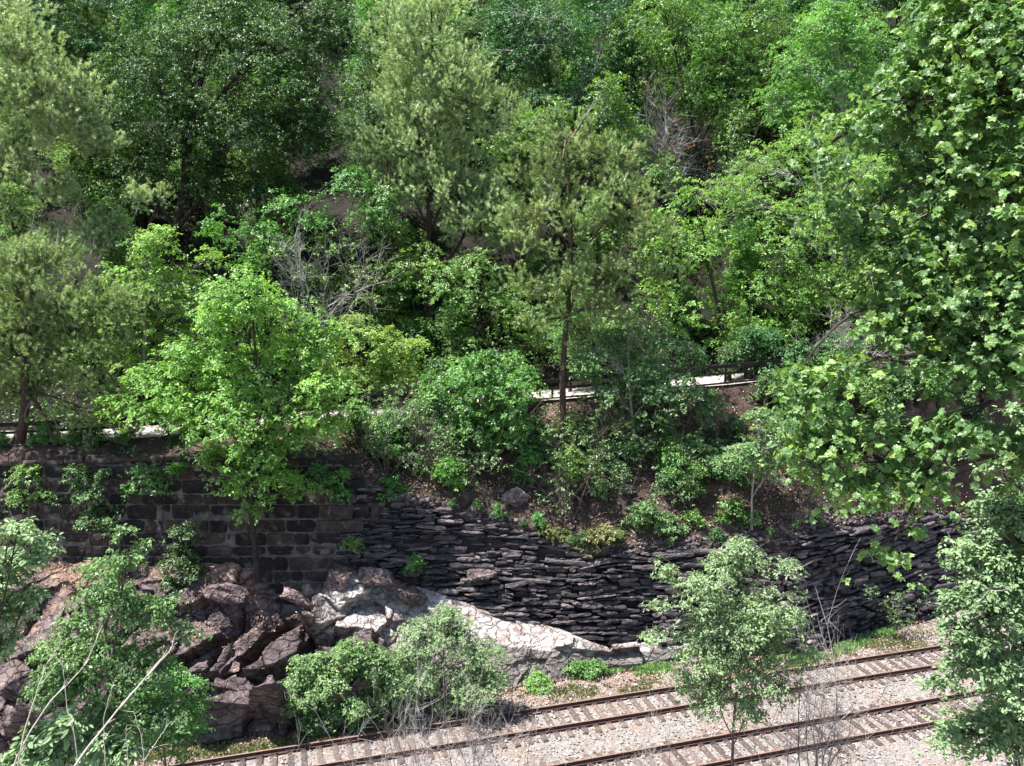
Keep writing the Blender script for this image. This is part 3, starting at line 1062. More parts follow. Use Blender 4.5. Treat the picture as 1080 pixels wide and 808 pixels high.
def broad_leaves(buf, C, O, r, kind='rhomb', L=.16, rho=.45, whorls=5, per=8, droop=.35, flat=.18, spread=.3, tip=.0):
    n = len(C)
    Nrm = nrm(O * .6 + UP * 1.0 + r.normal(size=(n, 3)) * .28)
    # whorl centres on a disc
    m = n * whorls
    Cw = np.repeat(C, whorls, 0)
    Nw = np.repeat(Nrm, whorls, 0)
    q = r.normal(size=(m, 3))
    q = q - (q * Nw).sum(1)[:, None] * Nw * (1 - flat)
    Cw = Cw + q * rho * .62
    Cw[:, 2] -= (np.linalg.norm(q, axis=1) * rho * .62) ** 2 * .45
    base = np.repeat(np.clip(.42 + .3 * noise3(C * .8) + r.normal(size=n) * .14, 0, 1), whorls)
    # leaves
    k = m * per
    Cl = np.repeat(Cw, per, 0)
    Nl = nrm(np.repeat(Nw, per, 0) + r.normal(size=(k, 3)) * spread)
    a = r.random(k) * 2 * math.pi
    ref = nrm(np.cross(Nl, np.array([.3, .8, .2])))
    r2 = np.cross(Nl, ref)
    D = ref * np.cos(a)[:, None] + r2 * np.sin(a)[:, None] - UP * droop * r.random((k, 1)) * 1.6
    S = L * r.uniform(.45, 1.3, k)
    Cl = Cl + D * (L * .12) + r.normal(size=(k, 3)) * L * .22
    att = np.clip(np.repeat(base, per) + r.normal(size=k) * .15, 0, 1)
    put_leaves(buf, kind, Cl, D, Nl, S, att)


def pine_needles(buf, C, O, r, fingers=4, flen=.55, per=80, L=.16, upb=.6):
    n = len(C) * fingers
    Oc = np.repeat(O, fingers, 0)
    d = nrm(Oc * .6 + UP * upb + r.normal(size=(n, 3)) * .5)
    base = np.repeat(C, fingers, 0) + r.normal(size=(n, 3)) * .2
    fl = flen * r.uniform(.5, 1.2, n)
    k = n * per
    t = r.random(k)
    D = np.repeat(d, per, 0)
    P = np.repeat(base, per, 0) + D * (t * np.repeat(fl, per))[:, None]
    rad = nrm(np.cross(D, r.normal(size=(k, 3))))
    dd = nrm(D * .9 + rad * .9)
    att = np.clip(np.repeat(np.repeat(.45 + .25 * noise3(C * .9), fingers) + r.normal(size=n) * .12, per) + .12 * (t - .5), 0, 1)
    put_leaves(buf, 'needle', P, dd, rad, L * r.uniform(.7, 1.2, k), att)
    return base, base + d * fl[:, None]


def wood_frame(buf, base, lobes, C, I, r, trunk_r, sides=7, lean=.0, trunk_top=None, twig_r=.016, twig_frac=.6, k0=.12, chain=True):
    """trunk, a limb to every lobe and twigs to the sprays"""
    cs = np.array([c for c, _ in lobes])
    top = cs[np.argmax(cs[:, 2])].copy() if trunk_top is None else np.array(trunk_top)
    k = 9
    tt = np.linspace(0, 1, k)[:, None]
    mid = base * (1 - tt) + top * tt
    mid = mid + (np.array([1, .6, 0]) * (np.sin(tt * 5 + r.random() * 6) * .025 * np.linalg.norm(top - base)) * np.sin(tt * math.pi))
    bend = (np.array([base[0], base[1], top[2]]) - mid) * (tt * (1 - tt)) * .8
    tr = mid + bend * np.array([1, 1, 0])
    rad = trunk_r * (1 - .85 * tt[:, 0]) + .01
    rad[0] *= 1.35
    tb = Buf()
    tubes(tb, tr, rad, sides)
    # limbs
    Pl, Rl = [], []
    cnt = np.bincount(I, minlength=len(lobes)) / np.array([q[1] for q in lobes]) ** 2 if len(C) else np.ones(len(lobes))
    bare_lobe = cnt < .45 * np.median(cnt)
    ax = lambda p: np.array([np.interp(p[2] - .25 * np.linalg.norm(p[:2] - base[:2]), tr[:, 2], tr[:, i]) for i in range(3)])
    dist = [np.linalg.norm(c - ax(c)) for c, _ in lobes]
    order = np.argsort(dist)
    for k_, (c, rr) in enumerate(lobes):
        best, bd = None, dist[k_]
        for j_ in order:
            if dist[j_] < dist[k_] * .85 and j_ != k_ and not bare_lobe[j_]:
                d_ = np.linalg.norm(lobes[j_][0] - c)
                if d_ < bd * .8: best, bd = j_, d_
        if bare_lobe[k_]:
            Pl.append(bez(c[None] - UP * .02, c[None], c[None] + UP * .02, 6)[0])
            Rl.append(np.full(6, .002))
            continue
        if best is not None and chain:
            st = lobes[best][0] + UP * lobes[best][1] * .1
            m_ = (st + c) / 2 + np.array([0, 0, .08 * bd]) + r.normal(size=3) * .14 * bd
            Pl.append(bez(st[None], m_[None], (c + UP * rr * .2)[None], 6)[0])
            r0 = max(trunk_r * .16, .014)
            Rl.append(np.linspace(r0, r0 * .4, 6))
            continue
        hz = np.clip((c[2] - rr * .6 - base[2]) / max(top[2] - base[2], .1), k0, .93)
        # start a little below the lobe
        hz = np.clip(hz - .12, k0, .93)
        st = np.array([np.interp(hz, tt[:, 0], tr[:, i]) for i in range(3)])
        r0 = np.interp(hz, tt[:, 0], rad) * .55
        m_ = (st + c) / 2 + np.array([0, 0, .12 * np.linalg.norm(c - st)]) + r.normal(size=3) * .13 * np.linalg.norm(c - st)
        Pl.append(bez(st[None], m_[None], (c + UP * rr * .2)[None], 6)[0])
        Rl.append(np.linspace(r0, max(r0 * .25, .012), 6))
    tubes(tb, np.array(Pl), np.array(Rl), 5)
    # twigs
    if len(C):
        sel = r.random(len(C)) < twig_frac
        Cs, Is = C[sel], I[sel]
        Pl = np.array(Pl)
        j = r.integers(2, 6, len(Cs))
        st = Pl[Is, j]
        m_ = (st + Cs) / 2 + UP * .1 * np.linalg.norm(Cs - st, axis=1)[:, None] + r.normal(size=Cs.shape) * .1
        tubes(tb, bez(st, m_, Cs, 4), np.tile(np.array([1.6, 1.1, .7, .35]) * twig_r, (len(Cs), 1)), 3)
    return tb


def lobes_px(L, Y, r, ysp=1.0, grow=1.17):
    out = []
    for l in L:
        px, py, rp = l[:3]
        yy = l[3] if len(l) > 3 else Y + r.uniform(-.5, .5) * ysp
        dep = yy / ray(px, py)[1]
        out.append((PY(px, py, yy), rp * grow / FPX * dep))
    return out


NT = 0


def tree(name, label, base_px, Y, lobes, mat, cat='tree', kind='rhomb', L=.16, dens=.8, whorls=5, per=8, rho=.45, trunk=.16, gap=.16, droop=.35, bark='bark',
         group=None, pine=False, ysp=2.0, base=None, spread=.3, squash=.75, twig_frac=.5, needle=None, bare=0, twig_r=.016, k0=.12, brown=0, trunk_top=None):
    global NT
    NT += 1
    r = np.random.default_rng(1000 + NT)
    lb = lobes_px(lobes, Y, r, ysp, 1.1 if pine else 1.17)
    if pine: gap, squash = gap + .07, .68
    if base is None:
        base = at_ground(base_px, Y, -.1)
    root = empty(name, base)
    tag(root, label, cat, group)
    C, O, I = sprays_in_lobes(lb, dens * (2.2 if pine else 2.3 if Y > 30 else 2.2), r, gap, squash)
    tb = wood_frame(None, base, lb, C, I, r, trunk, trunk_top=trunk_top, twig_frac=twig_frac * .5, twig_r=twig_r, k0=k0)
    if bare:
        # leafless grey branches
        n = bare
        j = r.integers(0, len(lb), n)
        c = np.array([lb[q][0] for q in j]); rr = np.array([lb[q][1] for q in j])
        d = nrm(r.normal(size=(n, 3)) + np.array([.3, -.6, -.1]))
        e = c + d * (rr * r.uniform(.9, 1.5, n))[:, None]
        P = bez(c, (c + e) / 2 + r.normal(size=(n, 3)) * .3, e, 5)
        bb = Buf()
        tubes(bb, P, np.tile(np.array([.035, .028, .02, .014, .006]), (n, 1)), 4)
        m_ = n * 5
        q = r.integers(0, n, m_); s_ = r.integers(1, 4, m_)
        st = P[q, s_]
        e2 = st + nrm(d[q] + r.normal(size=(m_, 3)) * .8) * r.uniform(.3, .9, (m_, 1))
        tubes(bb, bez(st, (st + e2) / 2 + r.normal(size=(m_, 3)) * .06, e2, 3), np.tile(np.array([.012, .008, .004]), (m_, 1)), 3)
        kid(root, bb.build('bare_branches', M['twig'], root, loc=base))
    kid(root, tb.build('trunk', M[bark], root, smooth=True, loc=base))
    cb = Buf()
    if pine:
        f0, f1 = pine_needles(cb, C, O, r, **(needle or {}))
        if brown:
            q = r.choice(len(C), min(brown, len(C)), replace=False)
            db = Buf()
            pine_needles(db, C[q], O[q], r, fingers=5, flen=.3, per=40, L=.12)
            kid(root, db.build('dead_needles', M['deadleaf'], root, loc=base))
    else:
        broad_leaves(cb, C, O, r, kind, L, rho, whorls, per, droop, spread=spread)
    kid(root, cb.build('crown', mat, root, loc=base))
    return root


# ------------------------------------------------------------------ hero trees (crown lobes surveyed as px, py, radius px at distance Y)
G_HILL = None
tree('pine_tree', 'tall pale yellow-green pine, palest of all the conifers, at top centre', 456, 53,
     [(455, 12, 38), (440, 45, 48), (472, 85, 50), (420, 100, 38), (492, 118, 45), (440, 145, 52), (482, 185, 48), (400, 150, 30), (512, 75, 20), (430, 205, 42), (500, 225, 48), (535, 245, 36), (388, 190, 28), (420, 15, 20)],
     M['pine'], pine=True, dens=.85, trunk=.26, bark='pinebark', gap=.3, needle=dict(fingers=6, flen=0.45, per=56, L=0.18), twig_frac=.35, brown=8, ysp=3)
tree('pine_tree', 'thin brownish pine with orange dead tufts, its trunk crossing the path near centre', 596, 41.0,
     [(598, 150, 36), (640, 165, 38), (572, 185, 36), (655, 215, 40), (603, 232, 44), (560, 255, 34), (650, 285, 36), (688, 245, 28), (540, 228, 26), (640, 325, 30), (690, 290, 26), (560, 300, 26), (570, 345, 26), (618, 362, 24), (585, 320, 24), (610, 300, 26)],
     M['pinedull'], pine=True, dens=.75, trunk=.19, bark='pinebark', gap=.3, needle=dict(fingers=6, flen=0.37, per=56, L=0.16), twig_frac=.6, brown=16, k0=.45)
tree('pine_tree', 'pale grey-green pine at upper left edge with bare grey branches', -45, 46,
     [(15, 60, 48), (45, 105, 48), (80, 140, 34), (15, 160, 44), (85, 100, 30), (0, 20, 40), (55, 205, 26), (110, 150, 18), (-40, 100, 60), (-40, 200, 60)],
     M['pine'], pine=True, dens=.8, trunk=.22, bark='pinebark', gap=.2, needle=dict(fingers=6, flen=0.41, per=56, L=0.18), twig_frac=.4, bare=26)
tree('pine_tree', 'drooping pine at the left edge whose dark crooked trunk crosses the pale path', 22, 39.0,
     [(20, 290, 50), (70, 320, 46), (20, 360, 48), (90, 372, 40), (125, 325, 30), (45, 410, 42), (112, 415, 26), (95, 470, 18), (60, 500, 13), (62, 540, 13), (130, 455, 16), (-20, 330, 50), (45, 275, 34), (-20, 420, 40), (85, 435, 22)],
     M['pinedull'], pine=True, dens=1.1, trunk=.24, bark='pinebark', gap=.2, needle=dict(fingers=6, flen=0.32, per=56, L=0.15), twig_frac=.6, bare=16, k0=.3)
tree('pine_tree', 'small pine reaching a sprig over the dark hollow under the upper left oak', 130, 46,
     [(150, 212, 16), (120, 235, 18), (95, 250, 20), (170, 205, 10), (60, 255, 26)],
     M['pine'], pine=True, dens=1.2, trunk=.1, bark='pinebark', gap=.2, needle=dict(fingers=6, flen=0.33, per=56, L=0.16), bare=8)
tree('oak_tree', 'big dark oak filling the upper left, straight dark trunk under its crown', 187, 53,
     [(150, 80, 52), (210, 50, 56), (280, 60, 58), (330, 38, 42), (120, 130, 42), (200, 135, 48), (268, 135, 50), (318, 140, 40), (150, 185, 38), (230, 195, 38), (290, 205, 38), (250, 10, 50), (335, 95, 32), (345, 20, 30)],
     M['oak'], dens=.95, trunk=.36, L=.17, gap=.24, droop=.7, rho=.5, ysp=4)
tree('oak_tree', 'dark oak in the top left corner with a thin black trunk, behind the grey-green pine', 98, 60,
     [(60, 20, 50), (120, 10, 45), (95, 60, 38), (20, -20, 50), (140, 50, 26), (40, 60, 34)], M['oak'], dens=.6, trunk=.2, L=.17, gap=.25, droop=.6, ysp=3)
tree('maple_tree', 'bright yellow-green maple growing at the foot of the block wall, slim trunk across the masonry', 268, 36.1,
     [(245, 325, 36), (290, 335, 36), (262, 295, 24), (328, 370, 32), (262, 385, 46), (200, 408, 34), (318, 425, 36), (240, 440, 40), (172, 425, 22), (275, 470, 34), (296, 508, 24), (345, 450, 20), (252, 505, 20), (225, 340, 22), (325, 515, 14), (162, 400, 26), (150, 438, 20), (348, 405, 28), (205, 445, 24), (345, 350, 20), (195, 372, 26), (120, 425, 16), (310, 460, 22), (265, 535, 12), (225, 480, 18)],
     M['bright'], dens=1.25, trunk=.13, L=.17, gap=.17, rho=.4, droop=.35, ysp=1.6, k0=.3)
tree('maple_tree', 'bright green young tree beside the left pine, crown top rising into the dark hollow', 150, 44.5,
     [(160, 262, 26), (140, 298, 32), (182, 310, 34), (128, 345, 34), (180, 355, 36), (222, 272, 14), (100, 370, 26), (150, 390, 32), (205, 372, 26), (170, 245, 14), (200, 300, 24)],
     M['bright'], dens=1.1, trunk=.13, L=.16, gap=.2, rho=.38, bark='twig')
tree('small_tree', 'low bright green tree spreading just above the path left of centre', 395, 44.6,
     [(400, 362, 26), (380, 395, 26), (418, 398, 28), (352, 368, 26), (432, 368, 16), (345, 400, 20), (370, 345, 20)],
     M['bright'], dens=1.3, trunk=.1, L=.15, gap=.14, rho=.36)
tree('small_tree', 'mid green tree with bare grey twigs between the bright maple and the pale pine', 360, 50,
     [(335, 295, 30), (375, 312, 32), (352, 265, 24), (405, 300, 32), (440, 285, 30), (400, 335, 24), (300, 270, 24), (420, 250, 26)],
     M['green'], dens=.9, trunk=.14, L=.17, gap=.2, bare=6)
tree('small_tree', 'leafy small tree with pale round leaves hanging over the slate wall in the middle', 500, 39.6,
     [(498, 392, 26), (468, 408, 22), (532, 418, 30), (500, 438, 32), (542, 450, 22), (478, 452, 18), (515, 380, 14), (470, 490, 11), (552, 400, 18), (520, 465, 14)],
     M['green'], dens=2.0, trunk=.07, L=.16, gap=.14, rho=.3, spread=.5, ysp=1.2, k0=.2)
tree('small_tree', 'soft green small tree arching over the right part of the path', 668, 41.0,
     [(640, 372, 30), (615, 388, 20), (682, 388, 28), (722, 402, 30), (742, 428, 24), (692, 420, 26), (662, 355, 22), (640, 410, 18), (655, 445, 14), (700, 360, 24), (730, 372, 16), (625, 460, 10)],
     M['shrub'], dens=1.5, trunk=.09, L=.14, gap=.17, rho=.34, ysp=1.5, k0=.3, bark='twig')
tree('oak_tree', 'oak with hanging leaf clusters at the top, immediately right of the pale pine', 600, 60,
     [(588, 28, 42), (620, 75, 36), (562, 60, 32), (642, 20, 34), (562, 108, 22), (605, 105, 26), (540, 20, 34), (520, 60, 20)], M['oak'], dens=.7, trunk=.2, L=.17, gap=.2, droop=.6, ysp=3, bark='twig')
tree('broadleaf_tree', 'dark green tree at the top right of centre above the dead brown tangle', 735, 60,
     [(720, 30, 45), (772, 58, 40), (688, 68, 38), (800, 18, 36), (732, 98, 30), (765, 118, 26), (790, 95, 26), (660, 40, 30), (700, 10, 40)], M['green'], dens=.65, trunk=.18, L=.17, gap=.24, droop=.5, ysp=3)
tree('locust_tree', 'luminous yellow-green tree at the top right, left of the big-leaved sycamore', 878, 56,
     [(870, 28, 34), (900, 48, 30), (842, 68, 30), (880, 88, 34), (820, 108, 26), (850, 118, 30), (915, 80, 22), (880, 8, 26)], M['locust'], dens=1.1, trunk=.13, L=.15, gap=.15, rho=.42, bark='twig')
tree('locust_tree', 'broad feathery yellow-green tree with forked grey trunk left of the sycamore', 880, 50,
     [(800, 178, 32), (850, 150, 34), (880, 198, 40), (790, 220, 38), (840, 238, 42), (900, 250, 38), (758, 250, 28), (920, 185, 30), (770, 200, 24), (820, 270, 26)], M['locust'], dens=.95, trunk=.15, L=.15, gap=.2, rho=.42, bark='twig', ysp=3)
tree('broadleaf_tree', 'light green layered tree above the right end of the path', 762, 48.5,
     [(740, 262, 34), (702, 272, 30), (762, 318, 36), (800, 300, 36), (720, 328, 30), (840, 312, 34), (692, 308, 22), (800, 348, 30), (870, 300, 30), (760, 360, 24), (700, 235, 26), (730, 205, 20)], M['bright'], dens=.8, trunk=.14, L=.16, gap=.26, rho=.42, ysp=3)
tree('broadleaf_tree', 'pale green tree half hidden behind the middle of the sycamore', 945, 47,
     [(940, 238, 32), (918, 288, 30), (960, 300, 34), (900, 330, 24), (980, 360, 30)], M['locust'], dens=.9, trunk=.12, L=.16, gap=.2, bare=8)
tree('small_tree', 'olive green twiggy little tree above the right slate wall, left of the sycamore boughs', 795, 38.4,
     [(790, 478, 22), (820, 458, 22), (770, 490, 15), (812, 498, 18), (835, 480, 14), (800, 440, 14)], M['shrub'], dens=2.2, trunk=.05, L=.13, gap=.16, rho=.26, bare=12, k0=.2, ysp=.8, bark='twig')
tree('broadleaf_tree', 'shaded deep green tree in the middle of the hillside behind the thin brownish pine', 500, 48,
     [(470, 298, 34), (522, 330, 38), (450, 348, 30), (562, 335, 30), (500, 285, 28), (612, 335, 38), (560, 372, 30), (480, 375, 26), (650, 340, 24)], M['green'], dens=.8, trunk=.13, L=.15, gap=.22)
tree('broadleaf_tree', 'green tree in shade under the big upper left oak', 240, 49,
     [(232, 240, 28), (280, 248, 30), (325, 228, 28), (265, 275, 20), (300, 215, 20), (400, 215, 24), (370, 190, 24), (395, 235, 24)], M['green'], dens=.8, trunk=.12, L=.16, gap=.24)
tree('broadleaf_tree', 'leafy tree filling the gap between the pale pine and the thin brownish pine', 545, 56,
     [(560, 140, 26), (530, 150, 22), (585, 125, 24), (640, 120, 28), (660, 150, 28), (690, 185, 28), (640, 95, 22)], M['green'], dens=.8, trunk=.13, L=.18, gap=.24, bark='twig')
tree('small_tree', 'dark green sapling in front of the masonry at left', 95, 36.6, [(95, 520, 16), (105, 545, 18), (80, 500, 12), (110, 500, 10)], M['oak'], dens=2, trunk=.03, L=.14, gap=.14, rho=.25, ysp=.5)
tree('small_tree', 'dark fir-like shrub at the foot of the block wall left of the maple trunk', 190, 36.0, [(190, 590, 18), (195, 560, 13), (185, 615, 14), (205, 600, 12)], M['oak'], dens=2.4, trunk=.03, L=.13, gap=.12, rho=.25, ysp=.5)

for lab_, L_ in (('drooping green vine shrub on the block wall at the left edge', [(30, 500, 14), (45, 520, 13), (20, 525, 12)]),
                 ('loose green vine shrub hanging over the block wall between the dark sapling and the maple', [(150, 495, 12), (165, 508, 12), (140, 515, 9), (185, 495, 10)]),
                 ('dark leafy vine shrub at the right end of the block wall', [(345, 505, 11), (358, 520, 10), (335, 495, 10), (362, 500, 9)])):
    tree('vine_shrub', lab_, L_[0][0], 37.0, L_, M['green'], cat='vine', L=.13, dens=2.6, trunk=.02, gap=.2, rho=.3, ysp=.3, k0=.1, base=PY(L_[1][0], 585, 36.9))

# ------------------------------------------------------------------ dead twiggy trees
def twig_tree(name, label, base, h, spread, n1=7, n2=9, n3=6, r0=.03, mat='twig', cat='bare shrub', group=None, seed=1, leaves=0, lmat=None, updir=1.0, brown=0):
    r = np.random.default_rng(seed)
    root = empty(name, base)
    tag(root, label, cat, group)
    b = Buf()
    d = nrm(r.normal(size=(n1, 3)) * np.array([spread, spread, .25]) + UP * updir)
    L_ = h * r.uniform(.6, 1.1, n1)
    st = np.tile(base, (n1, 1)) + r.normal(size=(n1, 3)) * np.array([0, 0, 0])
    e = st + d * L_[:, None]
    P = bez(st, (st + e) / 2 + r.normal(size=(n1, 3)) * h * .08, e, 7)
    tubes(b, P, np.tile(np.linspace(1, .25, 7) * r0, (n1, 1)), 4)
    m = n1 * n2
    q = np.repeat(np.arange(n1), n2); s = r.integers(2, 7, m)
    st = P[q, s]
    d2 = nrm(d[q] + r.normal(size=(m, 3)) * .7)
    e = st + d2 * h * r.uniform(.12, .4, (m, 1))
    P2 = bez(st, (st + e) / 2 + r.normal(size=(m, 3)) * h * .03, e, 5)
    tubes(b, P2, np.tile(np.linspace(1, .3, 5) * r0 * .4, (m, 1)), 3)
    k = m * n3
    q2 = r.integers(0, m, k); s = r.integers(1, 5, k)
    st = P2[q2, s]
    e = st + nrm(d2[q2] + r.normal(size=(k, 3)) * .8) * h * r.uniform(.05, .16, (k, 1))
    tubes(b, bez(st, (st + e) / 2 + r.normal(size=(k, 3)) * .02, e, 3), np.tile(np.array([1, .7, .4]) * r0 * .17, (k, 1)), 3)
    kid(root, b.build('bare_branches', M[mat], root, loc=base))
    if leaves:
        c = Buf()
        sel = r.choice(k, min(leaves, k), replace=False)
        broad_leaves(c, e[sel], nrm(r.normal(size=(len(sel), 3)) + UP), r, 'rhomb', .12, .14, 2, 5, .4)
        kid(root, c.build('foliage', lmat, root, loc=base))
    if brown:
        c = Buf()
        sel = r.choice(k, brown, replace=False)
        pine_needles(c, e[sel], nrm(r.normal(size=(brown, 3))), r, fingers=3, flen=.3, per=30, L=.13)
        kid(root, c.build('dead_needles', M['deadleaf'], root, loc=base))
    return root


twig_tree('dead_tree', 'dead grey tangle with rust-brown needles high on the slope right of centre', at_ground(705, 60.5, 0), 8.5, .7, n1=16, n2=22, n3=8, r0=.07, seed=3, cat='dead tree', brown=90)
twig_tree('dead_tree', 'leafless grey twiggy tree left of centre, under the upper left oak', at_ground(345, 47.5, 0), 7.6, .35, n1=9, n2=13, n3=9, r0=.045, seed=4, cat='dead tree')
twig_tree('dead_tree', 'grey brown leafless thicket seen between the sycamore boughs above the path', at_ground(895, 45, 0), 4.2, .9, n1=10, n2=16, n3=8, r0=.04, seed=5, cat='dead tree')
twig_tree('dead_tree', 'pale leafless branches drooping at the left edge under the grey-green pine', PY(20, 290, 42.5), 3.6, 1.6, n1=7, n2=14, n3=6, r0=.035, seed=6, cat='dead tree')

# bare saplings on the slope under the path
r = np.random.default_rng(77)
spots = [(px, 38.4 + r.uniform(0, 2.6)) for px in np.concatenate([r.uniform(388, 470, 12), r.uniform(470, 600, 8), r.uniform(600, 760, 14), r.uniform(760, 860, 8), r.uniform(880, 990, 4)])]
protos_s = []
for i in range(4):
    protos_s.append(twig_tree('bare_sapling', 'thin grey sapling with few leaves in the dark thicket below the path', np.array([0, 0, 0.]), 3.0, .22 + .12 * i, n1=3 + i, n2=8, n3=5, r0=.024, seed=20 + i,
                              mat='darktwig', cat='sapling', group='thin saplings in the thicket below the path', updir=1.2, leaves=(30, 90, 0, 60)[i], lmat=M['shrub']))
for i, (px, Y) in enumerate(spots):
    o = protos_s[i] if i < 4 else copy_thing(protos_s[i % 4])
    o.location = at_ground(px, Y, -.05)
    o.rotation_euler = (r.normal() * .1, r.normal() * .12, r.random() * 6.28)
    s = r.uniform(.75, 1.35)
    o.scale = (s, s, s)

# small understory shrubs on the slope
r = np.random.default_rng(5)


def shrub_px(name, label, px, Y, lobes, mat, L=.12, dens=3, base=None, kind='rhomb', **k):
    kw = dict(trunk=.035, gap=.12, rho=.24, ysp=.5, cat='shrub', twig_r=.008, k0=.05)
    kw.update(k)
    return tree(name, label, px, Y, lobes, mat, L=L, dens=dens, kind=kind, base=base, **kw)


shrub_px('fern_shrub', 'feathery yellow-green shrub at the lip of the slate wall', 612, 37.8, [(592, 568, 13), (622, 570, 14), (640, 562, 9), (578, 562, 9)], M['grass'], L=.16, dens=4)
shrub_px('fern_shrub', 'feathery green shrub on the leafy slope upslope right of the yellow-green one', 685, 38.4, [(680, 540, 16), (700, 552, 14), (668, 552, 12), (715, 560, 9)], M['shrub'], L=.14, dens=3.5)
shrub_px('small_shrub', 'little light green shrub where the dark boulder sits above the slate', 478, 38.3, [(474, 492, 12), (482, 506, 10), (465, 500, 7)], M['bright'], L=.15, dens=4)
shrub_px('small_shrub', 'low green shrub beside the right end of the block wall', 412, 38.2, [(412, 510, 12), (405, 520, 9), (424, 516, 8)], M['green'], L=.13, dens=4)
shrub_px('small_shrub', 'tiny green plant on top of the mauve boulders', 375, 36.2, [(375, 573, 7), (368, 571, 5)], M['green'], L=.1, dens=8)
shrub_px('small_shrub', 'tuft of green stems at the foot of the slate wall', 436, 36.4, [(435, 600, 8), (438, 590, 6)], M['green'], L=.12, dens=6)
shrub_px('small_shrub', 'small green plant on the leafy slope beside a thin dark stem', 735, 38.6, [(730, 545, 8), (738, 553, 7)], M['green'], L=.13, dens=5)
shrub_px('small_shrub', 'leafy plant among loose stones above the right slate wall', 780, 38.6, [(772, 535, 12), (790, 545, 11), (762, 548, 8)], M['green'], L=.14, dens=3.5)
shrub_px('small_shrub', 'round dark green bush against the notch in the white crust', 618, 35.0, [(610, 705, 10), (626, 706, 10), (618, 714, 9), (604, 700, 6)], M['green'], L=.12, dens=8)
shrub_px('small_shrub', 'small round light green bush beside the track, left of the darker bush', 568, 33.8, [(564, 722, 9), (573, 724, 9), (568, 715, 7)], M['bright'], L=.11, dens=9)

# ------------------------------------------------------------------ bushes between track and bank
tr_ = dict(gap=.1, ysp=.9)
shrub_px('leafy_bush', 'dense green leafy bush left half of the thicket by the track below the white rock', 345, 30.5,
         [(328, 702, 20), (318, 730, 24), (338, 725, 20), (360, 748, 22), (340, 765, 18), (355, 712, 24), (382, 738, 24), (345, 748, 20), (395, 702, 22), (300, 745, 13), (370, 690, 18), (415, 725, 18), (330, 760, 14), (380, 760, 14)], M['shrub'], L=.12, dens=5.5, base=PZ(345, 772, -.1), **tr_)
shrub_px('willow_bush', 'grey-green willowy bush with upright bare stems by the track, right half of the thicket', 470, 31.4,
         [(440, 672, 22), (480, 668, 24), (508, 690, 20), (455, 712, 26), (500, 722, 24), (428, 700, 18), (470, 648, 13), (520, 715, 13), (430, 735, 18), (475, 742, 18)], M['silver'], L=.10, dens=5.5, base=PZ(470, 752, -.1), rho=.2, bare=0, **tr_)
r = np.random.default_rng(9)
for i, px in enumerate([440, 455, 470, 486, 500, 514, 526, 540, 425, 410]):
    b0 = PZ(px + r.uniform(-6, 6), 770 - (px - 410) * .1, 0)
    b = Buf()
    h = r.uniform(2.0, 3.2)
    e = b0 + np.array([r.uniform(-.5, 0.2), r.uniform(-.3, .3), h])
    P = bez(b0[None], ((b0 + e) / 2 + np.array([.25, 0, .1]))[None], e[None], 8)
    tubes(b, P, np.linspace(.022, .006, 8)[None], 4)
    q = r.integers(2, 8, 10)
    st = P[0][q]
    e2 = st + nrm(r.normal(size=(10, 3)) * .4 + UP) * r.uniform(.2, .7, (10, 1))
    tubes(b, bez(st, (st + e2) / 2, e2, 3), np.tile(np.array([.008, .005, .003]), (10, 1)), 3)
    tag(b.build('bare_sapling', M['twig'], loc=b0), 'bare grey upright sapling in front of the willowy bush', 'sapling', 'bare saplings in front of the willowy bush')

# ------------------------------------------------------------------ foreground plants between the viewer and the tracks
tree('young_tree', 'grey-green sapling standing between the viewer and the tracks, right of centre', 775, 25,
     [(775, 600, 32), (742, 622, 28), (718, 652, 22), (802, 640, 32), (768, 662, 36), (738, 690, 26), (812, 682, 26), (832, 652, 18), (702, 602, 12), (832, 598, 12), (850, 692, 14), (780, 575, 14), (800, 715, 22), (755, 722, 20), (700, 640, 12), (840, 620, 8), (745, 740, 18), (790, 745, 18), (825, 725, 14), (720, 715, 16), (768, 700, 26), (690, 670, 10)],
     M['silver'], dens=4.6, trunk=.05, L=.105, kind='rhomb', gap=.3, rho=.26, whorls=4, per=7, bark='darktwig', base=np.array([PY(775, 860, 25)[0], 25, -.2]), ysp=1.2, bare=14, twig_r=.01, k0=.25)
tree('young_tree', 'tall leafy sapling with yellowish shoot tips in the lower left corner', 115, 22,
     [(132, 590, 18), (126, 562, 10), (112, 630, 26), (150, 645, 24), (172, 640, 15), (95, 690, 32), (150, 705, 32), (188, 660, 12), (62, 720, 28), (112, 755, 36), (170, 755, 28), (52, 690, 17), (100, 600, 12), (165, 600, 8), (150, 575, 7), (205, 672, 6), (80, 660, 18)],
     M['shrub'], dens=5.0, trunk=.05, L=.115, kind='oval', gap=.24, rho=.26, whorls=4, per=7, bark='darktwig', base=np.array([PY(110, 900, 22)[0], 22, -.4]), ysp=1.2, twig_r=.01, k0=.2, droop=.7)
tree('leafy_bush', 'small-leaved dark green bush low beside the tall leafy sapling at left', 180, 24,
     [(165, 735, 26), (195, 750, 24), (150, 770, 28), (195, 780, 24), (180, 715, 16), (120, 790, 28), (205, 722, 10)],
     M['green'], dens=6, trunk=.04, L=.09, kind='rhomb', gap=.12, rho=.25, cat='shrub', bark='darktwig', base=np.array([PY(175, 870, 24)[0], 24, -.3]), ysp=.8, twig_r=.008, k0=.1)
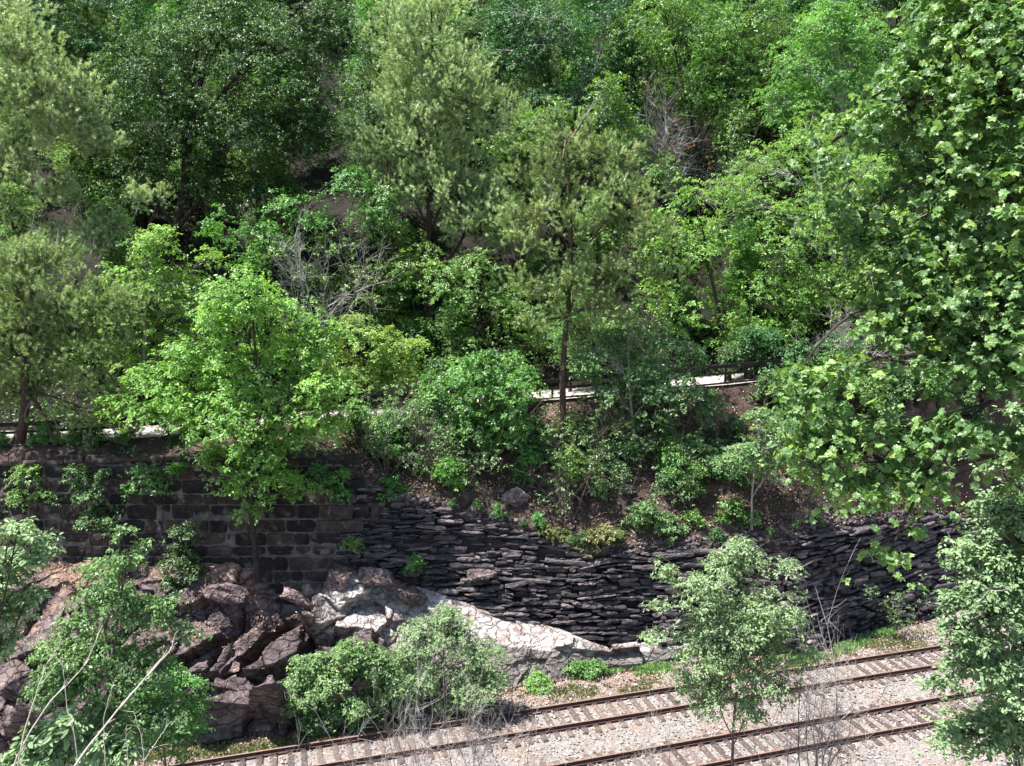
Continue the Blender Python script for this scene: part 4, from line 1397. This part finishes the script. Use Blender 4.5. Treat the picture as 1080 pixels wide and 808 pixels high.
tree('leafy_bush', 'light green large-leaved shrub at the very left edge', -10, 20,
     [(18, 562, 15), (5, 595, 20), (38, 588, 12), (5, 645, 18), (48, 570, 8), (30, 630, 12), (-20, 620, 30), (0, 680, 15)],
     M['silver'], dens=6, trunk=.04, L=.15, kind='oval', gap=.12, rho=.24, whorls=4, per=6, cat='shrub', base=np.array([PY(-20, 900, 20)[0], 20, -.5]), ysp=.8, twig_r=.01, k0=.1)
tree('broadleaf_weed', 'patch-like weed with big pale green leaves in the bottom left corner', 60, 20,
     [(40, 778, 16), (70, 765, 16), (100, 785, 16), (25, 800, 15), (130, 795, 14), (60, 800, 16)],
     M['silver'], dens=5, trunk=.02, L=.24, kind='oval', gap=.1, rho=.25, whorls=3, per=5, cat='weed', base=np.array([PY(65, 900, 20)[0], 20, -.5]), ysp=.6, twig_r=.008, k0=.1)
tree('leafy_bush', 'silvery green shrub with small round leaves along the lower right edge', 1070, 17.5,
     [(1060, 482, 26), (1072, 540, 32), (1030, 585, 30), (1065, 640, 38), (1010, 635, 20), (1042, 700, 36), (1000, 722, 14), (1065, 765, 38), (1015, 775, 26), (1078, 440, 18), (1100, 600, 40), (1100, 720, 50), (1040, 620, 26), (1022, 668, 22), (1045, 540, 20)],
     M['silver'], dens=7, trunk=.06, L=.115, kind='oval', gap=.25, rho=.24, whorls=4, per=6, cat='shrub', base=np.array([PY(1085, 950, 17.5)[0], 17.5, -.6]), ysp=.9, twig_r=.01, k0=.15, bare=6)

# pale bare twigs arching across the lower left corner
PALE = [
    ([(60, 830), (103, 775), (139, 731), (167, 700), (186, 678)], .030, 'thickest pale bare branch rising rightward from the bottom left corner'),
    ([(5, 815), (52, 739), (88, 706), (108, 660)], .02, 'pale bare branch bending right above the big-leaved weed'),
    ([(14, 830), (25, 772), (47, 703), (66, 676)], .02, 'pale bare stem with a short fork at the far left of the corner'),
    ([(85, 800), (70, 745), (66, 700), (66, 690)], .012, 'thin pale crooked stem in front of the leafy sapling'),
    ([(112, 808), (108, 760), (118, 725), (123, 712)], .010, 'thin pale upright stem right of the crooked one'),
    ([(152, 808), (150, 780), (143, 757), (141, 750)], .010, 'short thin pale twig over the small-leaved bush'),
    ([(145, 812), (160, 790), (170, 775), (179, 762)], .012, 'short pale twig leaning right over the small-leaved bush'),
    ([(135, 808), (134, 790), (133, 770), (134, 765)], .009, 'shortest thin pale upright twig near the bottom left'),
]
r = np.random.default_rng(31)
for i, (pts, rad, lab) in enumerate(PALE):
    Y0 = 18.4 + .12 * i
    P = np.array([PY(x, y, Y0 + .1 * k) for k, (x, y) in enumerate(pts)])
    root_ = P[0].copy(); root_[2] = -.6; root_[0] -= .5; root_[1] -= .3
    P = np.vstack([root_, P])
    tt = np.linspace(0, len(P) - 1, 26)
    Q_ = np.stack([np.interp(tt, np.arange(len(P)), P[:, a]) for a in range(3)], -1)
    for _ in range(4): Q_[1:-1] = (Q_[:-2] + Q_[1:-1] * 2 + Q_[2:]) / 4
    Q_ += r.normal(size=Q_.shape) * .008
    b = Buf()
    rad *= 1.2
    tubes(b, Q_, np.linspace(rad, rad * .3, 26), 6)
    m_ = 9 if rad > .015 else 4
    q = r.integers(8, 26, m_)
    st = Q_[q]
    e = st + nrm((Q_[-1] - Q_[8])[None] + r.normal(size=(m_, 3)) * .8) * r.uniform(.15, .7, (m_, 1))
    tubes(b, bez(st, (st + e) / 2 + r.normal(size=(m_, 3)) * .05, e, 5), np.tile(np.linspace(.4, .12, 5) * rad, (m_, 1)), 4)
    tag(b.build('bare_sapling', M['paletwig'], loc=Q_[0]), lab, 'bare sapling')

# thin leafless brush in front of the tracks
r = np.random.default_rng(13)
br = []
for i in range(3):
    br.append(twig_tree('bare_brush', 'thin leafless grey brush in front of the tracks', np.array([0, 0, 0.]), 4.2, .3, n1=4, n2=9, n3=6, r0=.016, seed=50 + i, mat='twig' if i != 1 else 'darktwig', cat='bare shrub', group='leafless brush in front of the tracks', updir=1.3))
for i, (px, Y, h) in enumerate([(400, 24.5, 1.05), (425, 25, 1.2), (445, 25.2, 1.25), (470, 24.4, 1.1), (490, 24.6, 1.3), (515, 25.3, 1.15), (530, 25, 1.1), (555, 25, 1.0), (300, 24.6, .8), (835, 25.5, 1.2), (858, 25, 1.5), (880, 26, 1.35), (590, 24.5, .55), (720, 25.2, .8), (690, 24.8, .9), (905, 25.6, 1.0), (650, 25, .6), (868, 26, 1.7), (965, 24, 1.0)]):
    o = br[i] if i < 3 else copy_thing(br[i % 3])
    o.location = np.array([PY(px, 700, Y)[0], Y, -.1])
    o.rotation_euler = (r.normal() * .06, r.normal() * .08, r.random() * 6.28)
    o.scale = (h, h, h)

# ------------------------------------------------------------------ sycamore at the right
SY = [(900, 190, 42, 14), (950, 120, 40, 14), (1000, 60, 48, 14), (1052, 120, 55, 13.2), (1062, 220, 55, 13.2), (1000, 190, 52, 13.6), (930, 180, 40, 14), (878, 150, 34, 14.4), (962, 275, 42, 13.8), (1045, 320, 55, 13.2), (890, 128, 20, 14.6),
      (862, 118, 24, 14.8), (850, 148, 16, 14.8), (905, 232, 26, 14.2), (935, 330, 26, 13.8), (895, 255, 18, 14.2), (1002, 385, 48, 13.4), (900, 405, 36, 13.4), (856, 425, 30, 13.6), (930, 450, 44, 13.2), (870, 478, 34, 13.4), (838, 400, 16, 13.8), (1000, 460, 46, 13), (1062, 400, 50, 13), (902, 515, 30, 13.2), (962, 505, 32, 13), (1060, 30, 52, 13.6),
      (935, 592, 14, 12.8), (958, 560, 16, 12.8), (1110, 200, 70, 12.6), (1110, 60, 60, 13), (1010, 0, 40, 14), (1120, 350, 70, 12.6), (960, 80, 26, 14), (980, 330, 40, 13.6), (880, 540, 14, 13.2), (1120, 480, 60, 12.6), (960, 350, 26, 13.8), (1030, 260, 40, 13.4)]
tree('sycamore_tree', 'big-leaved sycamore filling the right side close to the viewer', 1230, 13, SY, M['sycamore'], dens=5.2, trunk=.24, L=.112, kind='palm', gap=.3, rho=.36, whorls=4, per=4, droop=.6, spread=.5,
     base=np.array([13.5, 12.5, -.6]), trunk_top=np.array([11.5, 13, 26]), ysp=.6, twig_r=.012, k0=.6, twig_frac=.5)

# ------------------------------------------------------------------ trees farther up the hillside (copies of a few kinds)
def proto_tree(seed, mat, L, dens, R, H, pine=False, droop=.4, rho=.55, name=None):
    r = np.random.default_rng(seed)
    lobes = []
    for i in range(10):
        a = r.random() * 6.28
        z = H * (.38 + .6 * i / 9)
        d = R * .55 * math.sin(min(1, (1.12 - i / 9)) * 1.5) * r.uniform(.5, 1.1)
        lobes.append((np.array([math.cos(a) * d, math.sin(a) * d, z]), R * r.uniform(.38, .55)))
    root = empty(name or ('hillside_pine' if pine else 'hillside_tree'), (0, 0, 0))
    C, O, I = sprays_in_lobes(lobes, dens * 1.9, r, .2)
    tb = wood_frame(None, np.zeros(3), lobes, C, I, r, .2, twig_frac=.3)
    kid(root, tb.build('trunk', M['bark'], root, smooth=True))
    cb = Buf()
    if pine: pine_needles(cb, C, O, r, fingers=5, flen=.55, per=34, L=.17)
    else: broad_leaves(cb, C, O, r, 'rhomb', L, rho, 4, 7, droop)
    kid(root, cb.build('crown', mat, root))
    return root


PT = [proto_tree(1, M['oak'], .18, 1.0, 4.2, 13, droop=.6), proto_tree(2, M['oak'], .17, 1.1, 3.6, 11), proto_tree(3, M['green'], .17, 1.1, 3.8, 12), proto_tree(4, M['green'], .16, 1.2, 3.0, 9), proto_tree(5, M['pinedull'], .2, .8, 3.2, 13, pine=True),
      proto_tree(6, M['bright'], .16, 1.2, 3.0, 8.5), proto_tree(7, M['locust'], .15, 1.2, 3.0, 8)]
LAB = ['dark oak standing in the crowded woods farther up the hillside', 'dark oak standing in the crowded woods farther up the hillside', 'mid green leafy tree standing in the crowded woods farther up the hillside', 'mid green leafy tree standing in the crowded woods farther up the hillside', 'dull green pine standing in the crowded woods farther up the hillside', 'light green leafy tree among darker ones in the woods above the path', 'yellow-green feathery tree among darker ones in the woods above the path']
GRP = ['oaks in the woods farther up', 'oaks in the woods farther up', 'leafy trees in the woods farther up', 'leafy trees in the woods farther up', 'pines in the woods farther up', 'light green trees in the woods', 'yellow-green trees in the woods']
r = np.random.default_rng(21)
used = set()
k = 0
KEEP_OPEN = [(335, 385, 75), (640, 770, 60.5), (310, 390, 52), (325, 385, 62), (170, 205, 53), (430, 475, 53)]
for row, d in enumerate([4.5, 8, 11.5, 16, 20.5, 25, 30, 36, 43, 51]):
    Y = 42 + d
    span = Y * .72
    X = -span + r.uniform(0, 3)
    while X < span:
        yy = Y + r.uniform(-1.8, 1.8)
        if row < 3: yy += abs(X) * .05
        i = int(r.choice([0, 1, 2, 3, 4, 5, 6], p=[.28, .19, .22, .12, .07, .07, .05])) if row > 2 else int(r.choice([1, 2, 3, 5, 6], p=[.15, .25, .28, .2, .12]))
        pxx_ = 540 + FPX * X / yy
        if any(a < pxx_ < c_ and yy < m_ for a, c_, m_ in KEEP_OPEN) or (row < 3 and r.random() < .25):
            X += r.uniform(2.5, 4)
            continue
        o = PT[i] if i not in used else copy_thing(PT[i])
        used.add(i)
        tag(o, LAB[i], 'tree', GRP[i])
        s = r.uniform(.8, 1.15)
        if row < 3: s *= (.48, .55, .65)[row]
        elif row == 3: s *= .75
        o.location = (X, yy, gz(X, yy) - .2)
        o.rotation_euler = (r.normal() * .03, r.normal() * .03, r.random() * 6.28)
        o.scale = (s, s, s * r.uniform(.9, 1.1))
        X += r.uniform(3.6, 5.7) if row > 2 else r.uniform(3.0, 5.2)
# understory saplings just above the path
SP = [proto_tree(11, M['green'], .15, 1.6, 1.5, 3.4, rho=.4, name='understory_tree'), proto_tree(12, M['oak'], .15, 1.6, 1.3, 2.8, rho=.4, name='understory_tree'), proto_tree(13, M['shrub'], .14, 1.8, 1.3, 2.6, rho=.35, name='understory_tree')]
SL_ = ['small green understory tree in the shade just above the path', 'small dark understory tree in the shade just above the path', 'small pale understory tree in the shade just above the path']
used = set()
for n_ in range(64):
    px = r.uniform(-60, 1140); Y = r.uniform(44.5, 56)
    i = int(r.integers(0, 3))
    o = SP[i] if i not in used else copy_thing(SP[i])
    used.add(i)
    tag(o, SL_[i], 'small tree', ['green understory trees above the path', 'dark understory trees above the path', 'pale understory trees above the path'][i])
    s = r.uniform(.6, 1.2)
    p = at_ground(px, Y, -.15)
    o.location = p; o.scale = (s, s, s)
    o.rotation_euler = (0, 0, r.random() * 6.28)

# leafy thicket below the path
r = np.random.default_rng(55)
THK = [proto_tree(14, M['green'], .13, 2.4, 1.25, 2.3, rho=.32, name='thicket_shrub'), proto_tree(15, M['oak'], .13, 2.4, 1.1, 1.9, rho=.3, name='thicket_shrub'), proto_tree(16, M['shrub'], .12, 2.4, 1.0, 1.8, rho=.28, name='thicket_shrub')]
TL = ['mid green leafy shrub in the shaded thicket below the path', 'dark green leafy shrub in the shaded thicket below the path', 'lighter green leafy shrub in the shaded thicket below the path']
used = set()
THS = [(px, r.uniform(.25, 1.0) ** .6) for px in np.concatenate([r.uniform(376, 470, 14), r.uniform(450, 600, 34), r.uniform(600, 780, 46), r.uniform(770, 880, 14), r.uniform(860, 1100, 40), r.uniform(-20, 360, 44)])]
THS += [(px, .03) for px in r.uniform(470, 990, 16)]
for n_, (px, t) in enumerate(THS):
    i = int(r.choice([0, 1, 2], p=[.4, .3, .3]))
    X = float(PY(px, 470, 40)[0])
    ya, yb_ = float(cD(X)[0]), float(cE(X)[0])
    if any(a < px < c_ for a, c_ in ((355, 450), (550, 655), (700, 815))): t *= .62
    Y = ya + (yb_ - ya) * t + (.3 if px < 360 else 0)
    o = THK[i] if i not in used else copy_thing(THK[i])
    used.add(i)
    tag(o, TL[i], 'shrub', ['green shrubs below the path', 'dark shrubs below the path', 'pale shrubs below the path'][i])
    s = r.uniform(.55, 1.25) * (.5 if px < 360 else 1) * (.36 if t < .04 else .8 if t < .62 else .95)
    o.location = (X, Y, gz(X, Y) - .15); o.scale = (s, s, s)
    o.rotation_euler = (0, 0, r.random() * 6.28)
for o, i in zip(THK, range(3)):
    if i not in used: o.location = (0, 60, 30)

# ------------------------------------------------------------------ fence along the near edge of the path
fr = empty('path_fence', (0, float(cE(0)[0]), float(cE(0)[1])))
tag(fr, 'dark low post and rail fence along the near edge of the path', 'fence')
fo = np.array(fr.location)
xs = np.linspace(-30, 30, 120)


def fpt(x, h):
    y, z = cE(x)
    return np.stack([x, y + .12, z + h], -1)


for h, th in ((1.0, .1), (.6, .06)):
    b = Buf()
    P = fpt(xs, h)
    V = P[:, None] + np.array([(0, -.03, -th), (0, .03, -th), (0, .03, th), (0, -.03, th)])[None]
    i = np.arange(119)[:, None] * 4; j = np.arange(4)[None]
    b.add(V.reshape(-1, 3), np.stack([i + j, i + (j + 1) % 4, i + 4 + (j + 1) % 4, i + 4 + j], -1).reshape(-1, 4))
    kid(fr, b.build('fence_rail', M['fence'], fr, loc=fo))
for x in np.arange(-29, 30, 2.4):
    b = Buf()
    p = fpt(np.array([x]), 0)[0] + np.array([0, .1, -.2])
    V = np.array([(sx * .06, sy * .06, z_) for z_ in (0, 1.34) for sx, sy in ((-1, -1), (1, -1), (1, 1), (-1, 1))]) + np.array([0, 0, 0])
    V = np.vstack([V, [(0, 0, 1.38)]])
    b.add(V + p, np.array([(0, 1, 5, 4), (1, 2, 6, 5), (2, 3, 7, 6), (3, 0, 4, 7)]))
    b.add(V[4:] + p, np.array([(0, 1, 4), (1, 2, 4), (2, 3, 4), (3, 0, 4)]))
    kid(fr, b.build('fence_post', M['fence'], fr, loc=fo))

# ------------------------------------------------------------------ ground cover
r = np.random.default_rng(8)


def flat_leaves(n, X, Y, z, L, lift=.02, tiltn=.45):
    b = Buf()
    C = np.stack([X, Y, z + lift + r.random(n) * .03], -1)
    N_ = nrm(UP + r.normal(size=(n, 3)) * tiltn)
    D = nrm(np.cross(N_, r.normal(size=(n, 3))))
    put_leaves(b, 'rhomb', C, D, N_, L * r.uniform(.5, 1.3, n), r.random(n))
    return b


n = 26000
P_ = on_slope(n, -9, 26, 1.3, 1, r, lambda X, t: fbm(np.stack([X * .5, t * 4, X * 0], -1), 3) > -.35)
n = len(P_)
tag(flat_leaves(n, P_[:, 0], P_[:, 1], P_[:, 2] + .01, .13, .0).build('leaf_litter', M['litter']), 'dry brown leaf litter over the slope under the path', 'leaf litter', kind='stuff')
n = 16000
X = r.uniform(-16, 22, n); yb = cB(X)[0]
sdist = r.random(n) ** .8
yt = R0[1] + (X - R0[0]) * TD[1] / TD[0] + .3
Y = yt + (yb + .3 - yt) * sdist
z = np.zeros(n)
tag(flat_leaves(n, X, Y, z, .10, .0, .6).build('leaf_litter', M['litter']), 'pinkish dry leaves and chips on the strip between track and rock bank', 'leaf litter', kind='stuff')
q_ = np.nonzero((OUT_T > .55) & (OUT_T < .97) & (OUT_PX < 330))[0]
q_ = q_[(fbm(OUT_V[q_] * .9 + 3, 3) > .0)]
q_ = r.choice(q_, 3200)
P_ = OUT_V[q_] + r.normal(size=(3200, 3)) * np.array([.03, .02, 0])
tag(flat_leaves(3200, P_[:, 0], P_[:, 1], P_[:, 2] + .02, .10, .0, .5).build('leaf_litter', M['litter']), 'dry leaves caught on the ledge under the block wall', 'leaf litter', kind='stuff')


def grass(n, X, Y, z, Lg, mat, name, label, att0=.5):
    b = Buf()
    C = np.stack([X, Y, z], -1)
    D = nrm(UP + r.normal(size=(n, 3)) * .45)
    N_ = nrm(np.cross(D, r.normal(size=(n, 3))))
    put_leaves(b, 'rhomb', C, D, N_, Lg * r.uniform(.5, 1.3, n), np.clip(att0 + r.normal(size=n) * .25, 0, 1))
    V = b
    return tag(b.build(name, mat), label, 'grass', kind='stuff')


n = 15000
X = r.uniform(-14, 22, n); yb = cB(X)[0]
yt = R0[1] + (X - R0[0]) * TD[1] / TD[0] + .25
t = np.clip(r.normal(size=n) * .2 + .35 + .15 * np.sin(X * .8), 0, 1)
Y = yt + (yb + .1 - yt) * t
keep = fbm(np.stack([X * .9, Y * .9, X * 0], -1), 3) > -.02
X, Y = X[keep], Y[keep]
grass(len(X), X, Y, np.zeros(len(X)) - .01, .13, M['grass'], 'grass', 'patchy low grass and weeds along the far side of the tracks')
n = 9000
X = np.concatenate([r.uniform(4, 10.5, 4000), r.uniform(12, 20, 5000)]); Y = cB(X)[0] - r.random(n) * .9 + .1
keep = fbm(np.stack([X * 1.3, Y * 1.3, X * 0 + 9], -1), 3) > -.15
grass(keep.sum(), X[keep], Y[keep], np.zeros(keep.sum()), .16, M['shrub'], 'weeds', 'green weeds at the foot of the slate wall', .7)
# weeds on ledges and slope
n = 7000
P_ = on_slope(n, -20, 24, 1, 1, r, lambda X, t: fbm(np.stack([X * .8, t * 6, X * 0 + 5], -1), 3) > .25)
grass(len(P_), P_[:, 0], P_[:, 1], P_[:, 2], .15, M['shrub'], 'undergrowth', 'low green undergrowth on the slope below the path', .4)
n = 110000
X = r.uniform(-40, 44, n); d = r.random(n) ** 1.1 * 30
Y = cF(X)[0] + d
keep = fbm(np.stack([X * .35, Y * .35, X * 0 + 7], -1), 3) > -.05
X, Y = X[keep], Y[keep]
b = Buf()
C = np.stack([X, Y, hill_z(X, Y) + r.random(len(X)) * .9], -1)
N_ = nrm(UP * 1.2 + r.normal(size=(len(X), 3)) * .6)
put_leaves(b, 'rhomb', C, nrm(np.cross(N_, r.normal(size=(len(X), 3)))), N_, r.uniform(.1, .22, len(X)), np.clip(r.normal(size=len(X)) * .2 + .4, 0, 1))
tag(b.build('undergrowth', M['green']), 'leafy ground cover under the trees above the path', 'undergrowth', kind='stuff')
